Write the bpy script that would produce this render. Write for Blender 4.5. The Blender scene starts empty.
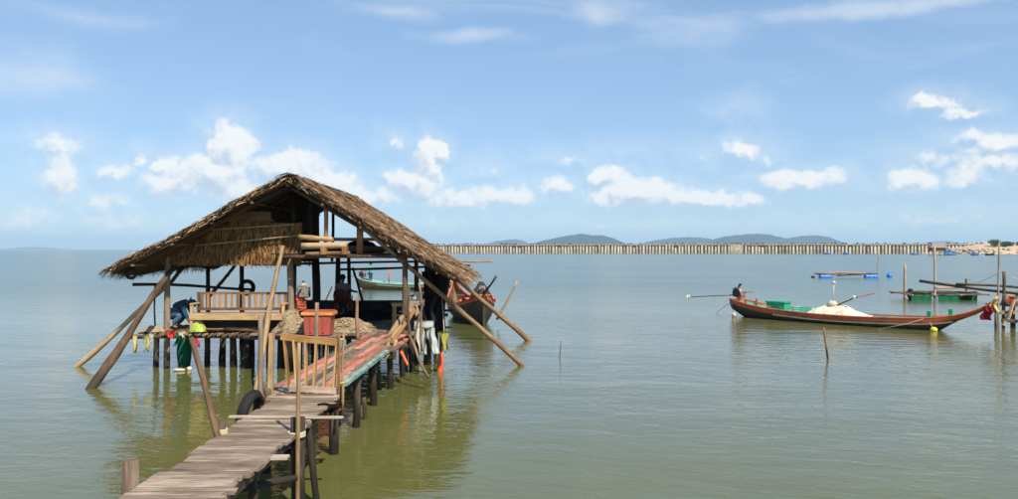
import bpy, math, random
import numpy as np
from mathutils import Vector, Matrix, noise as mnoise

random.seed(7)
sc = bpy.context.scene
COL = sc.collection
R = math.radians

# ------------------------------------------------------------------ camera
CAM_H = 3.2            # metres above the water
FPX = 800.0            # focal length in pixels of a 1018 px wide frame
cam_d = bpy.data.cameras.new('camera')
cam_d.sensor_width = 36.0
cam_d.lens = 36.0 * FPX / 1018.0
cam_d.clip_start = 0.1
cam_d.clip_end = 60000.0
cam = bpy.data.objects.new('camera', cam_d)
COL.objects.link(cam)
cam.location = (0, 0, CAM_H)
cam.rotation_euler = (R(90), 0, 0)
sc.camera = cam

# ------------------------------------------------------------------ exposure
sc.view_settings.view_transform = 'Standard'
sc.view_settings.look = 'None'
sc.view_settings.exposure = 0.3
sc.view_settings.gamma = 1.0
sc.view_settings.use_curve_mapping = False
sc.cycles.max_bounces = 8
sc.cycles.volume_bounces = 1

# ------------------------------------------------------------------ sky + sun
SUN_EL, SUN_AZ = R(50), R(148)       # azimuth clockwise from +Y (the view direction)
to_sun = Vector((math.sin(SUN_AZ) * math.cos(SUN_EL), math.cos(SUN_AZ) * math.cos(SUN_EL), math.sin(SUN_EL)))
sun_d = bpy.data.lights.new('sun', 'SUN')
sun_d.energy = 5.0
sun_d.angle = R(0.5)
sun_d.color = (1.0, 0.91, 0.74)
sun = bpy.data.objects.new('sun', sun_d)
COL.objects.link(sun)
sun.rotation_euler = to_sun.to_track_quat('Z', 'Y').to_euler()

world = bpy.data.worlds.new('World')
sc.world = world
world.use_nodes = True
NT = world.node_tree
NT.nodes.clear()


def node(nt, kind, **kw):
    n = nt.nodes.new(kind)
    for k, v in kw.items():
        setattr(n, k, v)
    return n


def link(nt, a, b):
    nt.links.new(a, b)


def M_(nt, op, a, b=None, c=None, clamp=False):
    n = node(nt, 'ShaderNodeMath', operation=op, use_clamp=clamp)
    for i, v in enumerate((a, b, c)):
        if v is None:
            continue
        if isinstance(v, (int, float)):
            n.inputs[i].default_value = v
        else:
            link(nt, v, n.inputs[i])
    return n.outputs[0]


def V_(nt, op, a, b=None, out=0):
    n = node(nt, 'ShaderNodeVectorMath', operation=op)
    for i, v in enumerate((a, b)):
        if v is None:
            continue
        if isinstance(v, (tuple, list)):
            n.inputs[i].default_value = v
        else:
            link(nt, v, n.inputs[i])
    return n.outputs[out]


def smooth(nt, v, a, b, lo=0.0, hi=1.0):
    n = node(nt, 'ShaderNodeMapRange', interpolation_type='SMOOTHSTEP')
    link(nt, v, n.inputs['Value'])
    n.inputs['From Min'].default_value = a
    n.inputs['From Max'].default_value = b
    n.inputs['To Min'].default_value = lo
    n.inputs['To Max'].default_value = hi
    return n.outputs['Result']


def build_world():
    nt = NT
    out = node(nt, 'ShaderNodeOutputWorld')
    sky = node(nt, 'ShaderNodeTexSky', sky_type='NISHITA')
    sky.sun_disc = False
    sky.sun_elevation = SUN_EL
    sky.sun_rotation = SUN_AZ
    sky.altitude = 0
    sky.air_density = 1.0
    sky.dust_density = 0.25
    sky.ozone_density = 1.0
    hsv = node(nt, 'ShaderNodeHueSaturation')
    hsv.inputs['Saturation'].default_value = 0.95
    hsv.inputs['Value'].default_value = 1.0
    link(nt, sky.outputs[0], hsv.inputs['Color'])
    bg = node(nt, 'ShaderNodeBackground')
    bg.inputs[1].default_value = 0.108
    tint = node(nt, 'ShaderNodeMix', data_type='RGBA', blend_type='MULTIPLY')
    tint.inputs[0].default_value = 1.0
    tint.inputs[7].default_value = (1.38, 1.85, 2.42, 1)
    gam = node(nt, 'ShaderNodeGamma')
    gam.inputs[1].default_value = 0.55                  # milder brightening towards the horizon
    link(nt, hsv.outputs[0], gam.inputs[0])
    link(nt, gam.outputs[0], tint.inputs[6])
    link(nt, tint.outputs[2], bg.inputs[0])
    # clouds: laid out by compass bearing and height angle
    tc = node(nt, 'ShaderNodeTexCoord')
    d = tc.outputs['Generated']
    sep = node(nt, 'ShaderNodeSeparateXYZ')
    link(nt, d, sep.inputs[0])
    az = M_(nt, 'ARCTAN2', sep.outputs[0], sep.outputs[1])
    el = M_(nt, 'ARCSINE', sep.outputs[2])
    A = R(36)
    az = M_(nt, 'SUBTRACT', M_(nt, 'PINGPONG', M_(nt, 'ADD', az, A), 2 * A), A)   # the cloud field goes on all round
    comb = node(nt, 'ShaderNodeCombineXYZ')
    link(nt, M_(nt, 'MULTIPLY', az, FPX), comb.inputs[0])
    link(nt, M_(nt, 'MULTIPLY', el, FPX), comb.inputs[1])
    P = comb.outputs[0]

    def fbm(scale, detail, rough, off, col=False):
        n = node(nt, 'ShaderNodeTexNoise')
        n.inputs['Scale'].default_value = scale
        n.inputs['Detail'].default_value = detail
        n.inputs['Roughness'].default_value = rough
        link(nt, V_(nt, 'ADD', P, off), n.inputs['Vector'])
        return n.outputs['Color' if col else 'Fac']
    w1 = V_(nt, 'MULTIPLY', V_(nt, 'SUBTRACT', fbm(0.022, 3, 0.55, (3, 9, 1), True), (0.5, 0.5, 0.5)), (34, 26, 0))
    w2 = V_(nt, 'MULTIPLY', V_(nt, 'SUBTRACT', fbm(0.10, 4, 0.58, (31, 2, 5), True), (0.5, 0.5, 0.5)), (15, 14, 0))
    Q = V_(nt, 'ADD', V_(nt, 'ADD', P, w1), w2)
    clouds = [  # px, py, half width, half height, weight (in units of a 800 px focal length)
        (58, 180, 22, 26, .62), (55, 147, 26, 11, .48), (106, 206, 26, 11, .40), (116, 172, 17, 11, .55), (140, 160, 11, 11, .5),
        (165, 166, 12, 10, .66), (230, 148, 24, 28, 1.0), (212, 176, 40, 22, 1.0), (180, 188, 34, 16, .8), (240, 190, 44, 18, .6),
        (292, 166, 38, 20, 1.0), (326, 184, 34, 18, .9), (352, 192, 30, 14, .7),
        (428, 160, 16, 26, 1.0), (440, 150, 14, 13, 1.0), (416, 184, 30, 18, .9), (385, 198, 34, 13, .6), (500, 196, 50, 15, .62), (458, 202, 44, 12, .6),
        (394, 141, 12, 8, .36), (607, 177, 24, 16, .85), (556, 187, 24, 12, .7), (636, 195, 60, 17, .95), (700, 200, 52, 12, .8),
        (748, 202, 24, 9, .6), (570, 158, 26, 6, .26), (615, 155, 26, 6, .24), (480, 172, 20, 8, .3),
        (744, 148, 24, 11, .52), (770, 156, 14, 8, .4), (800, 180, 44, 13, .74), (700, 155, 14, 7, .25), (736, 112, 14, 7, .28),
        (935, 103, 22, 9, .58), (962, 110, 18, 8, .5), (918, 181, 30, 15, .72), (968, 137, 24, 11, .5), (996, 145, 34, 14, .56), (940, 157, 30, 11, .42),
        (995, 165, 38, 13, .56), (972, 179, 26, 12, .48), (20, 222, 46, 14, .36), (110, 224, 60, 12, .30), (250, 226, 70, 10, .22),
        (840, 226, 80, 9, .22), (600, 226, 90, 9, .22), (430, 222, 50, 9, .2), (940, 222, 60, 10, .22),
    ]
    def field(Qv):
        tot = None
        for (px, py, rx, ry, w) in clouds:
            a = math.atan((px - 509) / FPX)
            e = math.atan((250 - py) / FPX * math.cos(a))
            v = V_(nt, 'MULTIPLY', V_(nt, 'SUBTRACT', Qv, (a * FPX, e * FPX, 0)), (1.0 / (rx * 1.22), 1.0 / (ry * 1.22), 0))
            s = M_(nt, 'MULTIPLY_ADD', V_(nt, 'LENGTH', v, out=1), -w, w)
            tot = s if tot is None else M_(nt, 'SMOOTH_MAX', tot, s, 0.10)
        return tot
    tot = field(Q)
    tot_up = field(V_(nt, 'ADD', Q, (3, 8, 0)))
    f1 = fbm(0.06, 7, 0.57, (11, 4, 7))
    f = M_(nt, 'ADD', tot, M_(nt, 'MULTIPLY', M_(nt, 'SUBTRACT', f1, 0.5), 0.72))
    alpha = smooth(nt, f, 0.05, 0.46)
    veil = M_(nt, 'MULTIPLY', smooth(nt, M_(nt, 'ADD', tot, M_(nt, 'MULTIPLY', M_(nt, 'SUBTRACT', f1, 0.5), 0.5)), -0.70, 0.45), 0.27)
    alpha = M_(nt, 'MAXIMUM', alpha, veil)
    # thin high cloud
    mp = V_(nt, 'MULTIPLY', P, (0.0032, 0.015, 0))
    n2 = node(nt, 'ShaderNodeTexNoise')
    n2.inputs['Scale'].default_value = 1.0
    n2.inputs['Detail'].default_value = 6
    n2.inputs['Roughness'].default_value = 0.62
    n2.inputs['Distortion'].default_value = 0.9
    link(nt, V_(nt, 'ADD', mp, (5.3, 1.9, 0)), n2.inputs['Vector'])
    ci = M_(nt, 'MULTIPLY', smooth(nt, n2.outputs[0], 0.48, 0.8), smooth(nt, el, R(6), R(16)))
    tot2 = None
    Q2 = V_(nt, 'ADD', P, V_(nt, 'MULTIPLY', w1, (2.2, 0.8, 0)))
    for (px, py, rx, ry, w) in ((470, 36, 85, 11, .8), (395, 14, 70, 12, .6), (600, 12, 44, 20, .75), (900, 3, 190, 13, 1.0), (720, 32, 75, 22, .55), (40, 78, 90, 46, .6), (90, 18, 110, 14, .5)):
        a = math.atan((px - 509) / FPX)
        e = math.atan((250 - py) / FPX * math.cos(a))
        ln = V_(nt, 'LENGTH', V_(nt, 'MULTIPLY', V_(nt, 'SUBTRACT', Q2, (a * FPX, e * FPX, 0)), (1.0 / rx, 1.0 / ry, 0)), out=1)
        t2 = M_(nt, 'MULTIPLY_ADD', ln, -w, w)
        tot2 = t2 if tot2 is None else M_(nt, 'SMOOTH_MAX', tot2, t2, 0.1)
    wisps = smooth(nt, M_(nt, 'ADD', tot2, M_(nt, 'MULTIPLY', M_(nt, 'SUBTRACT', n2.outputs[0], 0.5), 1.5)), 0.0, 0.95)
    ci = M_(nt, 'MAXIMUM', M_(nt, 'MULTIPLY', ci, 0.28), M_(nt, 'MULTIPLY', wisps, 0.40))
    a2 = M_(nt, 'MAXIMUM', M_(nt, 'MULTIPLY', alpha, 0.92), ci)
    lit = M_(nt, 'SUBTRACT', f1, fbm(0.06, 7, 0.57, (14, 12, 7)))          # billows and tops brighter on the side of the sun
    shade = M_(nt, 'ADD', M_(nt, 'SUBTRACT', tot, tot_up), M_(nt, 'MULTIPLY', lit, 1.0))
    shade = smooth(nt, shade, -0.42, 0.22)
    mixc = node(nt, 'ShaderNodeMix', data_type='RGBA')
    link(nt, shade, mixc.inputs[0])
    mixc.inputs[6].default_value = (0.47, 0.56, 0.68, 1)
    mixc.inputs[7].default_value = (0.82, 0.82, 0.80, 1)
    bgc = node(nt, 'ShaderNodeBackground')
    bgc.inputs[1].default_value = 1.0
    link(nt, mixc.outputs[2], bgc.inputs[0])
    mx = node(nt, 'ShaderNodeMixShader')
    link(nt, a2, mx.inputs[0])
    link(nt, bg.outputs[0], mx.inputs[1])
    link(nt, bgc.outputs[0], mx.inputs[2])
    link(nt, mx.outputs[0], out.inputs[0])


build_world()


# ------------------------------------------------------------------ materials
MATS = {}


def base_mat(name):
    m = bpy.data.materials.new(name)
    m.use_nodes = True
    nt = m.node_tree
    b = nt.nodes['Principled BSDF']
    MATS[name] = m
    return m, nt, b


def ramp(nt, fac, stops):
    r = node(nt, 'ShaderNodeValToRGB')
    e = r.color_ramp.elements
    e[0].position, e[0].color = stops[0][0], (*stops[0][1], 1)
    e[1].position, e[1].color = stops[-1][0], (*stops[-1][1], 1)
    for p, c in stops[1:-1]:
        x = e.new(p)
        x.color = (*c, 1)
    link(nt, fac, r.inputs[0])
    return r.outputs[0]


def noise(nt, vec, scale, detail=4, rough=0.6, dist=0.0):
    n = node(nt, 'ShaderNodeTexNoise')
    n.inputs['Scale'].default_value = scale
    n.inputs['Detail'].default_value = detail
    n.inputs['Roughness'].default_value = rough
    n.inputs['Distortion'].default_value = dist
    link(nt, vec, n.inputs['Vector'])
    return n.outputs['Fac']


def wood(name, dark, mid, light, rough=0.85, vary=0.35, grain=30, spec=0.25, wet=None, stops=(.32, .55, .78)):
    """grain runs along uv.v (metres); every piece differs by object and by mesh island"""
    m, nt, b = base_mat(name)
    uv = node(nt, 'ShaderNodeUVMap').outputs[0]
    oi = node(nt, 'ShaderNodeObjectInfo').outputs['Random']
    isl = node(nt, 'ShaderNodeNewGeometry').outputs['Random Per Island']
    rnd = M_(nt, 'FRACT', M_(nt, 'ADD', oi, M_(nt, 'MULTIPLY', isl, 7.31)))
    off = node(nt, 'ShaderNodeCombineXYZ')
    link(nt, M_(nt, 'MULTIPLY', rnd, 37.0), off.inputs[0])
    link(nt, M_(nt, 'MULTIPLY', rnd, 91.0), off.inputs[1])
    v = V_(nt, 'ADD', V_(nt, 'MULTIPLY', uv, (grain, 2.2, 1)), off.outputs[0])
    g = noise(nt, v, 1.0, 5, 0.65, 0.6)
    v2 = V_(nt, 'ADD', V_(nt, 'MULTIPLY', uv, (5, 1.6, 1)), off.outputs[0])
    blot = noise(nt, v2, 1.0, 4, 0.6)
    f = M_(nt, 'ADD', M_(nt, 'MULTIPLY', g, 0.65), M_(nt, 'MULTIPLY', blot, 0.45))
    f = M_(nt, 'ADD', f, M_(nt, 'MULTIPLY', M_(nt, 'SUBTRACT', rnd, 0.5), vary))
    c = ramp(nt, f, [(stops[0], dark), (stops[1], mid), (stops[2], light)])
    if wet:                                         # tide-wet and overgrown foot of a pile: a stain by height above the sea
        geo = node(nt, 'ShaderNodeNewGeometry')
        s = node(nt, 'ShaderNodeSeparateXYZ')
        link(nt, geo.outputs['Position'], s.inputs[0])
        zz = M_(nt, 'ADD', s.outputs[2], M_(nt, 'MULTIPLY', blot, 0.35))
        k = smooth(nt, zz, 0.35, 0.75)
        mx = node(nt, 'ShaderNodeMix', data_type='RGBA')
        link(nt, k, mx.inputs[0])
        mx.inputs[6].default_value = (*wet, 1)
        link(nt, c, mx.inputs[7])
        c = mx.outputs[2]
    link(nt, c, b.inputs['Base Color'])
    b.inputs['Roughness'].default_value = rough
    b.inputs['Specular IOR Level'].default_value = spec
    bp = node(nt, 'ShaderNodeBump')
    bp.inputs['Strength'].default_value = 0.7
    bp.inputs['Distance'].default_value = 0.012
    link(nt, g, bp.inputs['Height'])
    link(nt, bp.outputs[0], b.inputs['Normal'])
    return m


def plain(name, col, rough=0.6, vary=0.25, scale=6.0, spec=0.3, bump=0.0, dirt=None, metal=0.0, island=0.0, objr=0.0):
    m, nt, b = base_mat(name)
    co = node(nt, 'ShaderNodeTexCoord').outputs['Object']
    n1 = noise(nt, co, scale, 6, 0.65, 0.4)
    f = n1
    if island:
        isl = node(nt, 'ShaderNodeNewGeometry').outputs['Random Per Island']
        f = M_(nt, 'ADD', n1, M_(nt, 'MULTIPLY', M_(nt, 'SUBTRACT', isl, 0.5), island))
    if objr:
        oi = node(nt, 'ShaderNodeObjectInfo').outputs['Random']
        f = M_(nt, 'ADD', f, M_(nt, 'MULTIPLY', M_(nt, 'SUBTRACT', oi, 0.5), objr))
    d = dirt or tuple(x * (1 - vary) for x in col)
    hi = tuple(min(1, x * (1 + vary * 0.5)) for x in col)
    c = ramp(nt, f, [(0.28, d), (0.5, col), (0.75, hi)])
    link(nt, c, b.inputs['Base Color'])
    b.inputs['Roughness'].default_value = rough
    b.inputs['Metallic'].default_value = metal
    b.inputs['Specular IOR Level'].default_value = spec
    if bump:
        bp = node(nt, 'ShaderNodeBump')
        bp.inputs['Strength'].default_value = 0.8
        bp.inputs['Distance'].default_value = bump
        link(nt, n1, bp.inputs['Height'])
        link(nt, bp.outputs[0], b.inputs['Normal'])
    return m


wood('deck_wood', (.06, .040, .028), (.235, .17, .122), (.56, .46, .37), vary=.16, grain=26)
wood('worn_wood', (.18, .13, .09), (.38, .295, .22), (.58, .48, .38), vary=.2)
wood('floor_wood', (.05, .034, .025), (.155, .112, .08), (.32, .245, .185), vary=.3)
wood('red_wood', (.13, .095, .07), (.44, .145, .095), (.60, .30, .23), vary=.30, stops=(.42, .56, .76))
wood('teal_wood', (.13, .15, .12), (.27, .42, .37), (.46, .56, .50), vary=.25, stops=(.38, .55, .8))
wood('brown_wood', (.075, .038, .018), (.235, .12, .052), (.42, .24, .11), vary=.25)
wood('gate_wood', (.14, .068, .022), (.44, .24, .085), (.62, .40, .17), vary=.25)
wood('pale_wood', (.25, .145, .065), (.52, .34, .175), (.68, .50, .30), vary=.25)
wood('grey_wood', (.06, .042, .028), (.19, .135, .09), (.37, .285, .21), vary=.3, wet=(.05, .04, .028))
wood('dark_wood', (.018, .014, .011), (.05, .038, .028), (.11, .085, .062), vary=.3, wet=(.018, .015, .011))
wood('bamboo', (.15, .09, .04), (.36, .235, .12), (.56, .41, .25), vary=.3, grain=14, spec=.4, rough=.6)
wood('bark', (.05, .03, .019), (.155, .095, .056), (.30, .20, .125), vary=.3, grain=18, wet=(.05, .04, .028))
wood('driftwood', (.09, .055, .032), (.25, .16, .092), (.46, .32, .20), vary=.5, grain=16)
plain('rubber', (.016, .016, .017), .75, .4, 12, .3)
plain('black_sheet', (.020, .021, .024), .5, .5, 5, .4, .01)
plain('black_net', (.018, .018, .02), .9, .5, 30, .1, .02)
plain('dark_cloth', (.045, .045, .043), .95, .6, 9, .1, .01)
plain('beige_cloth', (.36, .275, .18), .9, .45, 16, .15, .03, None, 0, .3)
plain('white_cloth', (.50, .52, .48), .85, .2, 7, .2, .008)
plain('cream_tarp', (.70, .63, .50), .75, .3, 3.0, .25, .008, (.40, .31, .20))
plain('denim', (.085, .16, .27), .9, .35, 22, .15, .004)
plain('navy_cloth', (.035, .085, .17), .9, .4, 18, .15, .004)
plain('grey_shirt', (.32, .31, .36), .9, .25, 14, .15)
plain('green_shirt', (.05, .42, .30), .85, .25, 10, .2)
plain('skin', (.24, .125, .075), .55, .15, 14, .35)
plain('hair', (.012, .010, .009), .6, .3, 40, .3)
plain('lime_bag', (.36, .43, .07), .5, .35, 9, .4, .01)
plain('olive_bag', (.40, .37, .07), .7, .4, 9, .3)
plain('yellow_rag', (.60, .52, .20), .85, .25, 9, .2)
plain('red_rag', (.60, .05, .05), .85, .3, 9, .2)
plain('dark_red_cloth', (.26, .015, .025), .85, .4, 12, .2)
plain('green_net', (.01, .13, .065), .85, .4, 20, .15, .01)
plain('red_plastic', (.40, .085, .06), .6, .3, 5, .3, 0, (.22, .085, .06))
plain('orange_paint', (.70, .30, .07), .6, .3, 6, .35)
plain('orange_plastic', (.78, .13, .045), .5, .25, 5, .4)
plain('chair_red', (.20, .018, .018), .45, .2, 4, .45)
plain('hull_red', (.50, .12, .05), .55, .45, 3.0, .35, 0, (.17, .07, .04))
plain('hull_white', (.66, .63, .54), .6, .35, 4, .3)
plain('hull_dark', (.055, .047, .036), .7, .5, 3.2, .25, 0, (.02, .025, .02))
plain('hull_brown', (.20, .125, .07), .7, .5, 3.2, .25)
plain('teal_paint', (.24, .58, .46), .55, .3, 4, .35)
plain('green_box', (.03, .36, .20), .45, .2, 3, .4)
plain('engine_grey', (.30, .29, .27), .5, .5, 14, .5, 0, (.05, .045, .04), .3)
plain('engine_black', (.02, .02, .02), .5, .4, 12, .4)
plain('metal', (.34, .31, .27), .45, .35, 12, .5, 0, (.16, .11, .07), .6)
plain('float_white', (.62, .56, .44), .6, .25, 9, .3)
plain('float_yellow', (.74, .62, .08), .5, .2, 9, .35)
plain('barrel_blue', (.03, .20, .66), .42, .25, 5, .45)
plain('rope', (.55, .47, .33), .9, .25, 40, .15)
plain('thin_rope', (.30, .27, .21), .9, .25, 40, .15)
plain('concrete', (.68, .58, .43), .9, .22, .5, .2, 0, (.34, .28, .20), objr=.35)
plain('concrete_cap', (.40, .34, .26), .9, .3, .2, .2)
plain('core_stone', (.36, .29, .20), .95, .4, .3, .1)
plain('rubble_dark', (.055, .045, .035), .95, .5, .5, .1)
plain('sand', (.50, .385, .27), .95, .25, .25, .1, .3)
plain('rock', (.46, .38, .29), .95, .35, .6, .1)
plain('leaf', (.055, .115, .025), .65, .5, 1.2, .25, 0, None, 0, .6)
plain('trunk', (.10, .075, .05), .9, .3, 5, .1)
plain('hill_haze_blue', (.030, .048, .055), .95, .4, .006, .05)  # blue of the hazy distance mixed into the hill colour
plain('blue_paint', (.06, .28, .60), .5, .3, 1.2, .35)
plain('tin_roof', (.23, .20, .18), .6, .3, 1.4, .3)
plain('wire', (.05, .045, .04), .8, .2, 20, .2)


def thatch(name, stops, rough=.95):
    m, nt, b = base_mat(name)
    isl = node(nt, 'ShaderNodeNewGeometry').outputs['Random Per Island']
    co = node(nt, 'ShaderNodeTexCoord').outputs['Object']
    n1 = noise(nt, co, 1.3, 5, .65)
    uv = node(nt, 'ShaderNodeUVMap').outputs[0]
    n2 = noise(nt, V_(nt, 'MULTIPLY', uv, (130, 5, 1)), 1.0, 3, .6)
    f = M_(nt, 'ADD', M_(nt, 'MULTIPLY', isl, .50), M_(nt, 'MULTIPLY', n1, .45))
    f = M_(nt, 'ADD', f, M_(nt, 'MULTIPLY', M_(nt, 'SUBTRACT', n2, .5), .5))
    link(nt, ramp(nt, f, stops), b.inputs['Base Color'])
    b.inputs['Roughness'].default_value = rough
    b.inputs['Specular IOR Level'].default_value = .12
    return m


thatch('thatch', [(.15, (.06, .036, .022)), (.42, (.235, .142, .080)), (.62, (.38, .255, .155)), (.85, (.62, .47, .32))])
thatch('thatch_shade', [(.15, (.035, .022, .014)), (.5, (.085, .055, .034)), (.85, (.15, .10, .065))])  # inner thatch: the shade under the roof is put into its colour
thatch('thatch_brown', [(.15, (.055, .028, .013)), (.5, (.20, .105, .042)), (.85, (.50, .29, .12))])


def water_mat():
    m, nt, b = base_mat('sea_water')
    co = node(nt, 'ShaderNodeTexCoord').outputs['Object']
    c = ramp(nt, noise(nt, V_(nt, 'MULTIPLY', co, (.06, .16, 1)), 1.0, 5, .6, .8), [(.3, (.104, .106, .026)), (.55, (.119, .119, .036)), (.75, (.148, .137, .053))])
    sp = node(nt, 'ShaderNodeSeparateXYZ')
    link(nt, co, sp.inputs[0])
    deep = node(nt, 'ShaderNodeMix', data_type='RGBA')             # silty shallows give way to blue green deeper water
    link(nt, smooth(nt, sp.outputs[1], 18, 90), deep.inputs[0])
    link(nt, c, deep.inputs[6])
    deep.inputs[7].default_value = (.066, .104, .078, 1)
    link(nt, deep.outputs[2], b.inputs['Base Color'])
    link(nt, smooth(nt, sp.outputs[1], 12, 70, .05, .20), b.inputs['Roughness'])   # open water is choppier than the lee of the hut
    b.inputs['IOR'].default_value = 1.45
    rot = node(nt, 'ShaderNodeMapping')
    rot.inputs['Rotation'].default_value = (0, 0, R(12))
    link(nt, co, rot.inputs['Vector'])
    v = rot.outputs[0]
    a = noise(nt, V_(nt, 'MULTIPLY', v, (1.2, 2.4, 1)), 1.0, 3, .55, .6)
    d = noise(nt, V_(nt, 'MULTIPLY', v, (.22, .5, 1)), 1.0, 2, .5, .3)
    e = noise(nt, V_(nt, 'MULTIPLY', v, (5.5, 8.5, 1)), 1.0, 2, .5, .4)
    calm = smooth(nt, noise(nt, V_(nt, 'MULTIPLY', v, (.03, .05, 1)), 1.0, 3, .55), .32, .66, .55, 1.15)
    h = M_(nt, 'ADD', M_(nt, 'MULTIPLY', a, .020), M_(nt, 'MULTIPLY', d, .044))
    h = M_(nt, 'ADD', h, M_(nt, 'MULTIPLY', e, .006))
    h = M_(nt, 'MULTIPLY', h, calm)
    h = M_(nt, 'MULTIPLY', h, smooth(nt, sp.outputs[1], 14, 80, 1.0, 1.9))
    bp = node(nt, 'ShaderNodeBump')
    bp.inputs['Strength'].default_value = 1.0
    bp.inputs['Distance'].default_value = 1.0
    link(nt, h, bp.inputs['Height'])
    link(nt, bp.outputs[0], b.inputs['Normal'])


water_mat()


# ------------------------------------------------------------------ mesh helpers
OFF = {}


def tag(o, label=None, cat=None, group=None, kind=None):
    for k, v in (('label', label), ('category', cat), ('group', group), ('kind', kind)):
        if v:
            o[k] = v
    return o


def empty(name, loc, label=None, cat=None, group=None, rz=0.0, local=False):
    o = bpy.data.objects.new(name, None)
    o.empty_display_size = .2
    COL.objects.link(o)
    o.location = loc
    o.rotation_euler = (0, 0, rz)
    OFF[o] = Vector((0, 0, 0)) if local else Vector(loc)
    return tag(o, label, cat, group)


class MB:
    def __init__(self):
        self.v, self.f, self.uv, self.sm = [], [], [], []

    def face(self, idx, uv=None, sm=False):
        self.f.append(tuple(idx))
        self.uv.append(uv or [(0, 0)] * len(idx))
        self.sm.append(sm)

    def box(self, c, size, rot=None, taper=None):
        """box centred at c; grain along its longest side; rot is a Matrix/Euler-like 3x3"""
        sx, sy, sz = (s / 2 for s in size)
        k = size.index(max(size))
        n0 = len(self.v)
        c = Vector(c)
        for i in (-1, 1):
            for j in (-1, 1):
                for l in (-1, 1):
                    p = Vector((i * sx, j * sy, l * sz))
                    if taper:
                        p.x *= taper if l > 0 else 1
                        p.y *= taper if l > 0 else 1
                    if rot is not None:
                        p = rot @ p
                    self.v.append(c + p)
        loc = [(i * sx, j * sy, l * sz) for i in (-1, 1) for j in (-1, 1) for l in (-1, 1)]
        o = random.random() * 20
        for q in ((0, 1, 3, 2), (4, 6, 7, 5), (0, 4, 5, 1), (2, 3, 7, 6), (0, 2, 6, 4), (1, 5, 7, 3)):
            ax = [a for a in range(3) if a != k]
            uvs = [(loc[t][ax[0]] + loc[t][ax[1]] + o, loc[t][k] + o) for t in q]
            self.face([n0 + t for t in q], uvs)
        return self

    def plank(self, c, size, rz=0, rx=0, ry=0):
        rot = Matrix.Rotation(rz, 3, 'Z') @ Matrix.Rotation(ry, 3, 'Y') @ Matrix.Rotation(rx, 3, 'X')
        return self.box(c, size, rot)

    def beam(self, a, b, w, t):
        """rectangular bar from a to b"""
        a, b = Vector(a), Vector(b)
        d = b - a
        q = d.to_track_quat('Z', 'Y').to_matrix()
        return self.box((a + b) / 2, (w, t, d.length), q)

    def tube(self, pts, radii, n=8, cap=True, lumpy=0.0):
        pts = [Vector(p) for p in pts]
        if isinstance(radii, (int, float)):
            radii = [radii] * len(pts)
        o = random.random() * 30
        n0 = len(self.v)
        ref = None
        dist = 0
        rings = []
        for i, p in enumerate(pts):
            t = (pts[min(i + 1, len(pts) - 1)] - pts[max(i - 1, 0)]).normalized()
            if ref is None:
                ref = t.orthogonal().normalized()
            ref = (ref - t * ref.dot(t)).normalized()
            s = t.cross(ref)
            if i:
                dist += (p - pts[i - 1]).length
            rings.append(dist)
            for k in range(n):
                a = 2 * math.pi * k / n
                r = radii[i] * (1 + random.uniform(-lumpy, lumpy))
                self.v.append(p + ref * math.cos(a) * r + s * math.sin(a) * r)
        for i in range(len(pts) - 1):
            for k in range(n):
                k2 = (k + 1) % n
                u0, u1 = k / n * 6.28 * radii[i] + o, (k + 1) / n * 6.28 * radii[i] + o
                self.face((n0 + i * n + k, n0 + i * n + k2, n0 + (i + 1) * n + k2, n0 + (i + 1) * n + k),
                          [(u0, rings[i] + o), (u1, rings[i] + o), (u1, rings[i + 1] + o), (u0, rings[i + 1] + o)], True)
        if cap:
            self.face([n0 + k for k in reversed(range(n))], [(math.cos(k) * .1, math.sin(k) * .1) for k in range(n)])
            e = n0 + (len(pts) - 1) * n
            self.face([e + k for k in range(n)], [(math.cos(k) * .1, math.sin(k) * .1) for k in range(n)])
        return self

    def pole(self, a, b, r0, r1=None, n=9, seg=7, bend=.012, lumpy=.06):
        """a natural, slightly crooked pole"""
        a, b = Vector(a), Vector(b)
        r1 = r0 * .82 if r1 is None else r1
        L = (b - a).length
        t = (b - a).normalized()
        s = t.orthogonal().normalized()
        u = t.cross(s)
        ph, ph2 = random.uniform(0, 6.28), random.uniform(0, 6.28)
        k1 = random.uniform(.8, 1.4)
        pts, rad = [], []
        for i in range(seg + 1):
            f = i / seg
            w = math.sin(math.pi * f) * bend * L
            pts.append(a.lerp(b, f) + (s * math.cos(ph + f * 2 * k1) + u * math.sin(ph2 + f * 3 * k1)) * w)
            rad.append((r0 + (r1 - r0) * f) * random.uniform(.93, 1.07))
        return self.tube(pts, rad, n, True, lumpy)

    def grid(self, fn, nu, nv, closed_u=False, sm=True, uvs=1.0):
        n0 = len(self.v)
        for j in range(nv + 1):
            for i in range(nu + (0 if closed_u else 1)):
                self.v.append(Vector(fn(i / nu, j / nv)))
        w = nu if closed_u else nu + 1
        for j in range(nv):
            for i in range(nu):
                i2 = (i + 1) % w
                self.face((n0 + j * w + i, n0 + j * w + i2, n0 + (j + 1) * w + i2, n0 + (j + 1) * w + i),
                          [(i / nu * uvs, j / nv * uvs), ((i + 1) / nu * uvs, j / nv * uvs), ((i + 1) / nu * uvs, (j + 1) / nv * uvs), (i / nu * uvs, (j + 1) / nv * uvs)], sm)
        return self

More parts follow.
